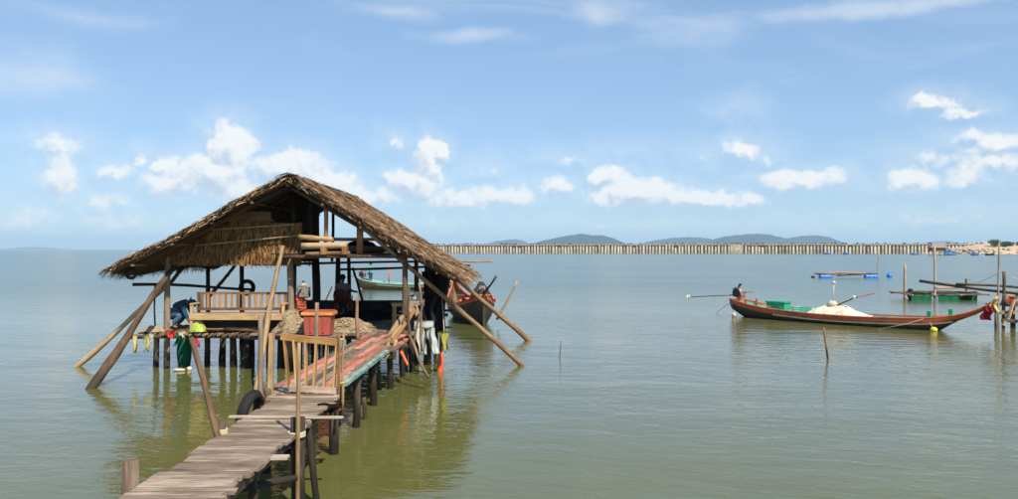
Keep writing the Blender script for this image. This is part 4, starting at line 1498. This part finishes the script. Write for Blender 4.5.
# ================================================================== BOATS
class Hull:
    def __init__(self, L, ts, half, sheer, keel):
        self.L = L
        self.b, self.s, self.k = table(ts, half), table(ts, sheer), table(ts, keel)

    def side(self, t, depth, sg, out=0.0):
        """point on the skin `depth` metres below the sheer"""
        b, s, k = max(self.b(t), .01), self.s(t), self.k(t)
        p = max(0, min(1, depth / max(s - k, .01)))
        return Vector((t * self.L, sg * ((b + out) * (1 - p ** 2.4) ** .75), s - (s - k) * p))

    def skin(self, inset=0.0, nt=44, npf=8, dmax=None):
        def fn(u, v):
            t = u
            sg = -1 if v < .5 else 1
            p = abs(v - .5) * 2                         # 1 at the sheer, 0 at the keel
            s, k = self.s(t), self.k(t)
            q = self.side(t, (1 - p) * (s - k), sg)
            if inset:
                q.y *= max(0, 1 - inset / max(self.b(t), .05))
                q.z = max(q.z, min(k + .10, s - .02))
            return q
        return MB().grid(fn, nt, npf * 2)

    def band(self, d0, d1, out, sg, t0=0.0, t1=1.0, nt=44):
        b = MB()

        def lim(t, d):
            return min(d, (self.s(t) - self.k(t)) * .97)
        b.grid(lambda u, v: self.side(t0 + (t1 - t0) * u, lim(t0 + (t1 - t0) * u, d0 + (d1 - d0) * v), sg, out), nt, 3)
        # closing lip so that the strake has thickness
        b.grid(lambda u, v: self.side(t0 + (t1 - t0) * u, lim(t0 + (t1 - t0) * u, d0), sg, out * (1 - v) - .02 * v), nt, 1)
        b.grid(lambda u, v: self.side(t0 + (t1 - t0) * u, lim(t0 + (t1 - t0) * u, d1), sg, out * (1 - v) - .02 * v), nt, 1)
        return b

    def rail(self, r, t0=0.0, t1=1.0, sg=1, n=40):
        pts = [self.side(t0 + (t1 - t0) * i / n, 0, sg) + Vector((0, 0, r * .4)) for i in range(n + 1)]
        return MB().tube(pts, r, 8)


def engine(t, hull, x, z, cover=None, tilt=0.0, shaft=True, reach=3.0):
    """long-tail motor on its pivot at the stern (local -x is aft)"""
    e = MB()
    e.box((x, 0, z + .30), (.42, .34, .30)).box((x - .05, 0, z + .50), (.30, .26, .18)).tube([(x + .05, -.24, z + .36), (x + .05, .24, z + .36)], .17, 12)
    e.tube([(x - .2, .1, z + .45), (x - .42, .14, z + .5)], .035, 8)
    o = e.build('engine', 'engine_grey', t)
    MB().tube([(x, -.26, z + .33), (x, -.20, z + .33)], [.21, .21], 16).build('flywheel', 'engine_black', o)
    MB().box((x + .12, 0, z + .16), (.26, .36, .13)).build('fuel_tank', 'red_plastic', o)
    MB().tube([(x - .02, .0, z + .56), (x + .05, .0, z + .74), (x + .12, 0, z + .72)], .05, 8).build('air_filter', 'engine_black', o)
    MB().beam((x, 0, z - .1), (x, 0, z + .18), .09, .09).build('pivot', 'metal', t)
    if shaft:
        MB().tube([(x - .1, 0, z + .22), (x - reach * .5, 0, z + .12), (x - reach, 0, z - .02)], [.035, .028, .022], 8).build('shaft', 'metal', t)
        MB().tube([(x + .2, 0, z + .34), (x + .9, .05, z + .42)], .02, 7).build('tiller', 'metal', t)
        p = MB()
        for a in range(3):
            an = a * 2.094 + .5
            p.box((x - reach, math.cos(an) * .10, z - .02 + math.sin(an) * .10), (.03, .10, .16), Matrix.Rotation(an, 3, 'X'))
        p.tube([(x - reach - .08, 0, z - .02), (x - reach + .1, 0, z - .02)], [.03, .05], 8)
        p.build('propeller', 'float_white', t)
    return o


def boat(name, stern, bow_dir, hull, label, mats, ribs=8):
    """things local to the boat: x forward from the stern, y to port, z up from the water"""
    t = empty(name, stern, label, 'boat', None, math.atan2(bow_dir[1], bow_dir[0]), True)
    h = hull.skin().build('hull', mats['hull'], t)
    hull.skin(.05).build('lining', mats['inside'], t)
    for sg in (-1, 1):
        hull.band(0.0, mats.get('bandw', .2), .018, sg).build('strake', mats['band'], h)
        if 'stripe' in mats:
            hull.band(mats.get('bandw', .2), mats.get('bandw', .2) + .05, .022, sg, .22, .93).build('stripe', mats['stripe'], h)
        hull.rail(.035, 0, 1, sg).build('gunwale', mats['rail'], t)
    for i in range(ribs):
        tt = .12 + .72 * i / (ribs - 1)
        b = hull.b(tt) - .06
        MB().plank((tt * hull.L, 0, hull.s(tt) - .09), (.14, 2 * b, .03)).build('thwart', mats['thwart'], t)
    return t


# ---- the long-tail boat on the right
LT = Hull(11.3, [0, .06, .14, .25, .4, .55, .7, .8, .88, .94, 1.0],
          [.34, .52, .68, .80, .86, .84, .70, .52, .30, .13, .035],
          [.82, .70, .56, .46, .39, .38, .42, .48, .63, .86, 1.24],
          [.30, -.05, -.22, -.28, -.30, -.30, -.28, -.13, .40, .72, 1.14])
S0 = Vector((X(733.5, 38.6), 38.6, 0))
S1 = Vector((X(987, 30.5), 30.5, 0))
lt = boat('longtail_boat', S0, S1 - S0, LT, 'long red brown wooden boat with green box and cream tarp moored at right',
          dict(hull='hull_dark', inside='teal_paint', band='hull_red', bandw=.20, stripe='hull_white', rail='hull_red', thwart='teal_paint'))
engine(lt, LT, .30, .80, reach=2.9)
MB().plank((.30, 0, .80), (.5, .62, .06)).build('engine_bed', 'hull_red', lt)
for sg in (-1, 1):
    MB().beam((.95, sg * .5, .55), (.95, sg * .5, .86), .07, .07).build('stern_post', 'hull_red', lt)
MB().tube([(.95, -.5, .82), (1.6, -.6, .72), (2.3, -.66, .58)], .022, 7).build('hand_rail', 'hull_red', lt)
pr = MB().tube([(11.0, 0, 1.02), (11.26, 0, 1.22), (11.36, 0, 1.44)], [.10, .075, .045], 10).build('prow', 'hull_red', lt, label='raised red prow tied with cloths')
for k, (dx, dz, m, l, w) in enumerate(((-.05, -.06, 'dark_red_cloth', .5, .30), (.10, .12, 'red_rag', .36, .22), (.22, .24, 'yellow_rag', .5, .20))):
    bx, bz = 11.05 + dx, 1.08 + dz
    sheet(lambda u, v, bx=bx, bz=bz, l=l, w=w, k=k: (bx + (u - .5) * w * (1 + .3 * v) + .06 * math.sin(v * 6 + k), -.12 - .05 * math.sin(u * 9 + k) - .02 * v, bz - v * l), 8, 8, .03).build('prow_cloth', m, lt)
    MB().torus((bx, 0, bz), .10, .03, rot=Matrix.Rotation(R(35), 3, 'Y'), n=16, m=6).build('prow_band', m, lt)
for tt, sg in ((.80, -1), (.85, 1)):
    MB().box((tt * 11.3, sg * (LT.b(tt) - .12), LT.s(tt) + .12), (.14, .14, .32)).build('mooring_bitt', 'green_box', lt)
MB().tube([LT.side(.80, 0, -1), LT.side(.81, .3, -1, .08), (9.3, -.62, .05)], .012, 6).build('fender_line', 'rope', lt)
MB().blob((9.3, -.66, .06), (.14, .12, .11), 12, 8).build('fender', 'float_yellow', lt)
MB().tube([LT.side(.79, 0, -1), Vector((8.3, -1.0, .22)), Vector((7.3, -1.55, -.05))], .008, 6).build('mooring_line', 'rope', lt)
MB().tube([Vector((.1, -.34, .75)), Vector((.2, -.45, .35)), Vector((.35, -.5, .12))], .01, 6).build('fender_line', 'rope', lt)
MB().blob((.35, -.5, .08), (.13, .11, .13), 12, 8).build('fender', 'float_white', lt)
MB().tube([Vector((-.1, .1, .7)), Vector((-1.6, 1.0, .02))], .010, 6).build('mooring_line', 'thin_rope', lt)
MB().tube([Vector((11.4, 0, 1.5)), Vector((12.4, .1, 1.35)), Vector((13.6, .2, 1.15))], .010, 6).build('mooring_line', 'rope', lt)


def on_boat(t, x, y, z):
    a = t.rotation_euler.z
    return Vector(t.location) + Vector((x * math.cos(a) - y * math.sin(a), x * math.sin(a) + y * math.cos(a), z))


gb = empty('fish_box', on_boat(lt, 2.35, .0, .42), 'bright green lidded fish box in the long boat', 'box', None, lt.rotation_euler.z, True)
MB().box((0, 0, .17), (.88, .56, .34)).build('body', 'green_box', gb)
MB().plank((0, 0, .37), (.97, .64, .07)).build('lid', 'green_box', gb)
for sg in (-1, 1):
    MB().box((sg * .26, -.29, .2), (.06, .03, .26)).build('rib', 'green_box', gb)
g2 = empty('crate', on_boat(lt, 3.62, .1, .34), 'low pale green crate beside the tarp in the long boat', 'crate', None, lt.rotation_euler.z, True)
for k in range(3):
    MB().plank((0, -.3, .06 + k * .09), (.9, .02, .07)).build('slat', 'teal_paint', g2)
    MB().plank((0, .3, .06 + k * .09), (.9, .02, .07)).build('slat', 'teal_paint', g2)
for sg in (-1, 1):
    MB().plank((sg * .45, 0, .14), (.02, .6, .28)).build('end_panel', 'teal_paint', g2)
MB().plank((0, 0, .01), (.9, .6, .02)).build('floor', 'teal_paint', g2)
# tarp over the nets amidships
tp = on_boat(lt, 5.2, 0, .30)
a = lt.rotation_euler.z


def tarp(u, v):
    x = (u - .5) * 2.4
    y = (v - .5) * 1.45
    h = .43 * max(0, 1 - (abs(x + .15) / 1.25) ** 2.0) * max(0, 1 - (abs(y) / .78) ** 2.2)
    h += .035 * math.sin(x * 5 + y * 3) * h * 2 + .02 * math.sin(x * 11 - y * 7)
    return (tp.x + x * math.cos(a) - y * math.sin(a), tp.y + x * math.sin(a) + y * math.cos(a), tp.z + .05 + h)


thing(MB().grid(tarp, 36, 18), 'tarp', 'cream_tarp', 'cream tarp heaped over nets amidships in the long boat', 'tarp', tuple(tp))
fl = empty('float_marker', on_boat(lt, 4.95, -.1, .74), 'white float with upright marker rod lying on the cream tarp', 'float', None, lt.rotation_euler.z, True)
MB().blob((0, 0, .08), (.24, .17, .15), 14, 8, .15, 2).build('float', 'float_white', fl)
MB().tube([(0.05, 0, .15), (.06, 0, .98)], .022, 8).build('rod', 'float_white', fl)
MB().blob((.06, 0, 1.02), (.09, .08, .07), 10, 6).build('knob', 'float_white', fl)
f2 = empty('gaff', on_boat(lt, 5.1, -.1, .76), 'slanting stick with pink tip resting on the cream tarp', 'stick', None, lt.rotation_euler.z, True)
MB().pole((0, 0, 0), (.95, 0, .42), .035, .03).build('handle', 'bark', f2)
MB().blob((.80, 0, .40), (.09, .08, .08), 10, 6).build('float', 'float_white', f2)
MB().pole((.9, 0, .40), (1.75, 0, .62), .022, .02).build('tip', 'orange_plastic', f2)

# ---- boat moored behind the right eave, stern towards us
EB = Hull(8.6, [0, .05, .12, .25, .45, .65, .8, .9, 1.0],
          [.10, .34, .60, .84, .88, .78, .52, .25, .04],
          [1.30, 1.16, 1.02, .84, .70, .72, .9, 1.2, 1.6],
          [.35, -.05, -.2, -.25, -.26, -.2, -.05, .4, 1.3])
e0 = Vector((X(484, 33.2), 33.2, 0))
eb = boat('longtail_boat', e0, (-.22, 1), EB, 'dark wooden boat with red rim moored behind the right eave, seen end on',
          dict(hull='hull_dark', inside='hull_brown', band='hull_red', bandw=.14, rail='orange_plastic', thwart='hull_brown'), 7)
MB().beam((-.03, 0, -.1), (-.03, 0, 1.32), .07, .12).build('stern_post', 'hull_dark', eb)
engine(eb, EB, .60, 1.08, shaft=False)
MB().tube([(.2, .0, 1.35), (-.2, -.25, 1.75), (-.35, -.45, 2.1)], [.05, .04, .05], 8).build('shaft', 'engine_black', eb)
for sg in (-1, 1):
    sheet(lambda u, v, sg=sg: EB.side(.02 + .17 * u, .02, sg) + Vector((0, sg * (.09 - .40 * v), .10 + .06 * math.sin(u * 14) - .14 * abs(v - .3))), 14, 6, .02).build('rim_cloth', 'orange_plastic', eb)
cloth_heap(tuple(on_boat(eb, .65, 0, 1.22)), (.86, .86, .62), 'dark_cloth', 'engine_cover', 'dark tarpaulin cover over the motor of the moored boat', 'cover', 51, .25)
thing(MB().pole(P3(497, 320, 33.4), P3(517, 282, 33.0), .06, .04), 'oar', 'bamboo', 'pale oar sticking up beside the moored boat', 'oar')

# ---- red boat moored behind the hut floor
RB = Hull(8.0, [0, .05, .12, .25, .45, .65, .8, .9, 1.0], [.30, .58, .78, .86, .88, .76, .5, .25, .04],
          [1.25, 1.16, 1.04, .9, .78, .76, .8, .9, 1.0], [.35, -.05, -.2, -.25, -.26, -.2, -.05, .4, .8])
r0 = Vector((X(304, 31.0), 31.0, 0))
rb = boat('longtail_boat', r0, (-.30, 1), RB, 'red boat moored behind the hut with an uncovered grey motor',
          dict(hull='red_plastic', inside='red_plastic', band='red_plastic', bandw=.16, rail='orange_plastic', thwart='hull_red'), 7)
engine(rb, RB, .45, 1.20, shaft=False)
MB().torus((.45, 0, 1.64), .17, .10, 'X', 20, 8).build('engine_guard', 'engine_grey', rb)
MB().pole((.4, -.75, .95), (.9, -1.15, 1.75), .03, .025).build('tiller', 'orange_plastic', rb)

# ---- far boat with a standing helmsman
FB = Hull(8.4, [0, .06, .15, .3, .5, .7, .85, .93, 1.0], [.36, .55, .72, .84, .86, .72, .42, .18, .04],
          [.92, .78, .64, .52, .46, .48, .58, .72, .95], [.2, -.08, -.2, -.25, -.26, -.22, -.05, .3, .8])
f0 = Vector((X(359, 64.5), 64.5, 0))
fb = boat('longtail_boat', f0, (1, -.22), FB, 'far wooden boat with pale green inside seen through the hut',
          dict(hull='hull_brown', inside='teal_paint', band='hull_brown', bandw=.14, stripe='teal_paint', rail='teal_paint', thwart='teal_paint'), 7)
engine(fb, FB, .30, .88, reach=2.2)
MB().tube([(2.55, 0, .4), (2.6, 0, 2.0)], .045, 8).build('mast', 'orange_plastic', fb)
fp = on_boat(fb, 1.0, -.05, .42)
ps = empty('person', fp, 'helmsman in a green shirt standing in the far boat', 'person')


def q(dx, dy, dz, r):
    return (fp.x + dx, fp.y + dy, fp.z + dz, r)


skin('body', [q(0, 0, .92, .13), q(0, 0, 1.15, .125), q(.02, 0, 1.38, .13), (fp.x + .02, fp.y, fp.z + 1.47, .055), q(.02, 0, 1.54, .06), q(.02, 0, 1.63, .092), q(.02, 0, 1.71, .06),
               q(-.12, -.17, 1.40, .055), q(-.25, -.22, 1.16, .044), q(-.40, -.12, 1.02, .034), q(-.44, -.10, 1.0, .024), q(.02, .18, 1.40, .055), q(-.05, .26, 1.14, .044), q(-.14, .26, .92, .034), q(-.16, .25, .85, .024),
               q(-.02, -.10, .86, .095), q(-.02, -.12, .48, .066), q(-.02, -.12, .09, .046), q(-.12, -.12, .04, .034), q(.04, .10, .86, .095), q(.06, .12, .48, .066), q(.06, .12, .09, .046), q(-.04, .12, .04, .034), q(-.09, 0, 1.61, .018)],
     [(0, 1), (1, 2), (2, 3), (3, 4), (4, 5), (5, 6), (2, 7), (7, 8), (8, 9), (9, 10), (2, 11), (11, 12), (12, 13), (13, 14), (0, 15), (15, 16), (16, 17), (17, 18), (0, 19), (19, 20), (20, 21), (21, 22), (5, 23)], 'skin', ps)
skin('shirt', [q(0, 0, .76, .17), q(0, 0, 1.10, .165), q(.02, 0, 1.38, .155), q(.02, 0, 1.45, .085), q(-.12, -.17, 1.40, .08), q(-.22, -.21, 1.20, .065), q(.02, .18, 1.40, .08), q(-.03, .25, 1.20, .065)],
     [(0, 1), (1, 2), (2, 3), (2, 4), (4, 5), (2, 6), (6, 7)], 'green_shirt', ps)
skin('trousers', [q(0, 0, .90, .15), q(-.02, -.10, .82, .11), q(-.02, -.12, .48, .085), q(-.02, -.12, .40, .075), q(.04, .10, .82, .11), q(.06, .12, .48, .085), q(.06, .12, .40, .075)],
     [(0, 1), (1, 2), (2, 3), (0, 4), (4, 5), (5, 6)], 'navy_cloth', ps)
MB().blob((fp.x + .035, fp.y, fp.z + 1.665), (.105, .10, .09), 14, 8, .04, 5).build('hair', 'hair', ps)


# ================================================================== RAFTS, STAKES, JETTY
def barrel(c, L, r, ang, label):
    t = empty('blue_drum', c, label, 'drum', 'blue drums', ang, True)
    n = 10
    MB().tube([(-L / 2 + L * i / n, 0, 0) for i in range(n + 1)], [r * .85] + [r * (1 + (.05 if i in (3, 7) else 0)) for i in range(1, n)] + [r * .85], 18).build('shell', 'barrel_blue', t)
    for s in (-1, 1):
        MB().tube([(s * L * .2 - .03, 0, 0), (s * L * .2 + .03, 0, 0)], r * 1.09, 18).build('hoop', 'barrel_blue', t)
    MB().tube([(-L / 2 - .03, 0, r * .55), (-L / 2 + .02, 0, r * .55)], .05, 8).build('bung', 'float_white', t)


D = 91
rf = empty('drum_raft', (X(845, D), D, 0), 'bamboo raft floating on two blue drums far out', 'raft')
for k in range(4):
    y = D - .5 + k * .36
    MB().pole((X(816, D), y, .40 + random.uniform(-.03, .05)), (X(876, D), y + random.uniform(-.2, .2), .44 + random.uniform(-.03, .05)), .07, .05).build('bamboo', 'driftwood', rf)
for px in (824, 838, 852, 869):
    MB().pole((X(px, D), D - .7, .50), (X(px, D), D + .8, .50), .05, .05).build('cross_pole', 'driftwood', rf)
MB().pole((X(835, D), D - .5, .2), (X(862, D), D + .4, .3), .05, .05).build('bamboo', 'bark', rf)
barrel((X(824.5, D), D - .35, .10), 1.45, .30, .03, 'blue drum under the left end of the bamboo raft')
barrel((X(869.5, D), D - .35, .10), 1.45, .30, -.02, 'blue drum under the right end of the bamboo raft')
thing(MB().blob((X(812, D), D - .3, .05), (.22, .2, .18), 12, 8), 'float', 'rubber', 'black float at the left tip of the bamboo raft', 'float')
thing(MB().blob((X(889.5, 93), 93, .14), (.3, .3, .34), 14, 9).tube([(X(889.5, 93), 93, .4), (X(889.5, 93), 93, .6)], .06, 8), 'buoy', 'barrel_blue', 'small round blue buoy right of the bamboo raft', 'buoy')


def stake(px, pyw, pytop, r, mat, label, lean=0.0, D=None):
    w = Wt(px, pyw)
    top = P3(px + lean, pytop, w.y)
    return thing(MB().pole(w + Vector((0, 0, -.8)), top, r, r * .75, 9, 8, .006), 'stake', mat, label, 'stake', (w.x, w.y, 0), 'stakes in the water')


stake(878, 277.5, 253, .07, 'worn_wood', 'thin stake at the right end of the bamboo raft', .5)
stake(905, 298, 265, .11, 'worn_wood', 'thick pale stake left of the green fish cage')
stake(934.5, 301, 246, .08, 'worn_wood', 'tall stake standing in front of the green fish cage')
stake(966, 292, 279, .09, 'driftwood', 'short stake behind the green fish cage')
stake(999, 331, 243, .045, 'worn_wood', 'tallest pole of the small jetty at the right edge')
stake(831, 359, 328, .035, 'bark', 'thin leaning stick in the water below the long boat', -7.5)
stake(557, 358, 341, .014, 'bark', 'very thin twig standing in the open water', 4)
stake(366, 420, 398, .05, 'bark', 'short broken stub in the water right of the walkway', -2)

# green fish cage
D = 50
cg = empty('fish_cage', (X(945, D), D, 0), 'floating fish cage hung with green netting', 'fish cage')
for (a, b, z) in (((909, 0), (990, 0), .32), ((911, 2.6), (992, 2.6), .36)):
    MB().pole((X(a[0], D), D + a[1], z), (X(b[0], D), D + b[1], z + .05), .06, .05).build('float_pole', 'driftwood', cg)
for px in (911, 934, 960, 988):
    MB().pole((X(px, D), D - .2, .36), (X(px, D), D + 2.8, .40), .05, .05).build('cross_pole', 'driftwood', cg)
for (p0, p1, dy, h) in ((911, 931, 0, .62), (938, 960, 0, .18), (966, 988, 1.2, .5)):
    sheet(lambda u, v: (X(p0, D) + (X(p1, D) - X(p0, D)) * u, D + dy - .04 + .02 * math.sin(u * 17), .50 * (1 if h > .3 else .7) - v * (h + .4) + .02 * math.sin(u * 9)), 20, 5, .02).build('net_panel', 'green_net', cg)
MB().grid(lambda u, v: (X(914, D) + (X(986, D) - X(914, D)) * u, D + .2 + v * 2.2, .36 + .14 * abs(math.sin(u * 7 + v)) * math.sin(v * 3.1)), 30, 6).build('net_cover', 'dark_cloth', cg)
thing(MB().torus((X(910.5, 52), 52, .32), .25, .10, 'X', 20, 8), 'tyre', 'rubber', 'black ring hung between the pale stake and the fish cage', 'tyre')

# jetty at the right edge
jt = empty('jetty', (X(1012, 33), 33, 0), 'rickety wooden jetty cut off by the right edge', 'jetty')
for px, py, top, r in ((1004, 328, 272, .07), (1013, 327, 296, .10), (1030, 326, 290, .10), (1022, 318, 292, .09), (996, 329, 305, .05), (1042, 330, 285, .09)):
    w = Wt(px, py)
    MB().pole(w + Vector((0, 0, -.8)), P3(px, top, w.y), r, r * .9).build('post', 'grey_wood', jt)
for (a, b, r, m) in (((920, 281.5, 36), (1060, 300, 31), .065, 'bark'), ((956, 284.5, 34.5), (1070, 292, 32), .055, 'grey_wood'), ((935, 288.5, 37), (968, 287, 37), .05, 'driftwood')):
    MB().pole(P3(*a), P3(*b), r, r * .85, seg=10).build('rail', m, jt)
for k, (a, b) in enumerate((((1000, 313, 32.5), (1050, 312, 33)), ((1002, 321, 32.4), (1050, 323, 32.6)), ((1002, 303, 33.0), (1050, 304, 33)))):
    MB().beam(P3(*a), P3(*b), .10, .13).build('bearer', 'grey_wood', jt)
MB().beam(P3(1003, 326, 32.3), P3(1020, 290, 32.5), .10, .06).build('diagonal', 'pale_wood', jt)
MB().beam(P3(1009, 318, 32.2), P3(1014, 300, 32.3), .09, .06).build('diagonal', 'pale_wood', jt)
for k in range(8):
    MB().plank((X(1006 + k * 7, 33), 33.4, Z(306, 33)), (.24, 1.7, .04), random.uniform(-.03, .03)).build('plank', 'grey_wood', jt)
cloth_heap((X(1011, 33.2), 33.3, Z(305, 33)), (.7, .6, .40), 'beige_cloth', 'net_bundle', 'beige net heap on the jetty at the right edge', 'net', 61)
rag(1012, 297, 32.6, .35, .25, 'red_rag', 'red rag on the jetty at the right edge', 62)
thing(MB().tube([P3(966, 279, 45), P3(978, 283.5, 40), P3(992, 277, 34), P3(1004, 272, 33)], .012, 6), 'rope', 'rope', 'sagging pale rope from the short stake to the jetty', 'rope')
thing(MB().tube([P3(1004, 273, 33), P3(1012, 278, 33), P3(1030, 282, 33)], .012, 6), 'rope', 'rope', 'pale rope leaving the jetty post towards the right edge', 'rope')

# far stilt house and small craft before the sandbank
D = 470
sh = empty('stilt_house', (X(937, D), D, 0), 'small stilt house with grey roof before the breakwater', 'house')
xa, xb = X(929.5, D), X(945, D)
for x in (xa + .8, (xa + xb) / 2, xb - .8):
    for y in (D - 1.8, D + 1.8):
        MB().pole((x, y, -1), (x, y, 2.2), .14, .12, 7, 3).build('stilt', 'dark_wood', sh)
MB().plank(((xa + xb) / 2, D, 2.2), (xb - xa + .4, 4.6, .2)).build('floor', 'floor_wood', sh)
MB().box(((xa + xb) / 2, D, 3.3), (xb - xa - .6, 3.8, 2.0)).build('wall', 'brown_wood', sh)
MB().box((xa + 2.2, D - 1.93, 3.2), (1.0, .08, 1.6)).build('door', 'dark_wood', sh)
MB().box((xb - 2.0, D - 1.93, 3.5), (1.0, .08, .8)).build('window', 'dark_wood', sh)
rfm = MB()
n0 = len(rfm.v)
cx = (xa + xb) / 2
rfm.v += [Vector(p) for p in ((xa - .6, D - 2.9, 4.2), (xb + .6, D - 2.9, 4.2), (xb + .6, D + 2.9, 4.2), (xa - .6, D + 2.9, 4.2), (xa + 1.8, D, 7.1), (xb - 1.8, D, 7.1))]
for f in ((0, 1, 5, 4), (1, 2, 5), (2, 3, 4, 5), (3, 0, 4), (0, 3, 2, 1)):
    rfm.face(f)
rfm.build('roof', 'tin_roof', sh)


def far_boat(px, D, L, mat, cab, label):
    t = empty('fishing_boat', (X(px, D), D, 0), label, 'boat', 'small craft before the sandbank')
    h = Hull(L, [0, .15, .5, .85, 1], [.5, 1.0, 1.2, .7, .05], [1.3, 1.0, .9, 1.3, 1.9], [-.2, -.4, -.5, -.3, .8])
    b = h.skin(nt=16, npf=4)
    for v in b.v:
        v.x += X(px, D) - L / 2
        v.y += D
    b.build('hull', mat, t)
    MB().plank((X(px, D), D, .75), (L * .8, 1.7, .06)).build('deck', 'floor_wood', t)
    if cab:
        MB().box((X(px, D) - L * .1, D, 1.7), (L * .38, 1.7, 1.9)).build('cabin', mat, t)
        MB().plank((X(px, D) - L * .1, D, 2.75), (L * .5, 2.2, .14)).build('cabin_roof', 'barrel_blue', t)
        for k in (-1, 0, 1):
            MB().box((X(px, D) - L * .1 + k * L * .11, D - .87, 1.95), (L * .07, .05, .6)).build('window', 'engine_black', t)
        MB().pole((X(px, D) + L * .2, D, .7), (X(px, D) + L * .2, D, 4.2), .07, .05).build('mast', 'bamboo', t)


far_boat(949, 455, 7.5, 'blue_paint', True, 'blue cabin boat right of the far stilt house')
far_boat(951.5, 440, 5.5, 'blue_paint', False, 'low blue open boat before the cabin boat')
far_boat(975, 430, 4.5, 'barrel_blue', False, 'dark blue open boat before the sandbank')
far_boat(941, 450, 2.8, 'float_white', False, 'small white open boat at the stilt house')
far_boat(915, 480, 5.5, 'blue_paint', False, 'blue open boat left of the stilt house, nearest to it')
far_boat(828, 520, 4.5, 'blue_paint', False, 'blue open boat farther left before the middle of the breakwater')
far_boat(846, 520, 4.0, 'barrel_blue', False, 'dark blue open boat second from left before the breakwater')
far_boat(990, 430, 5.0, 'hull_dark', False, 'dark open boat farthest right before the sandbank')
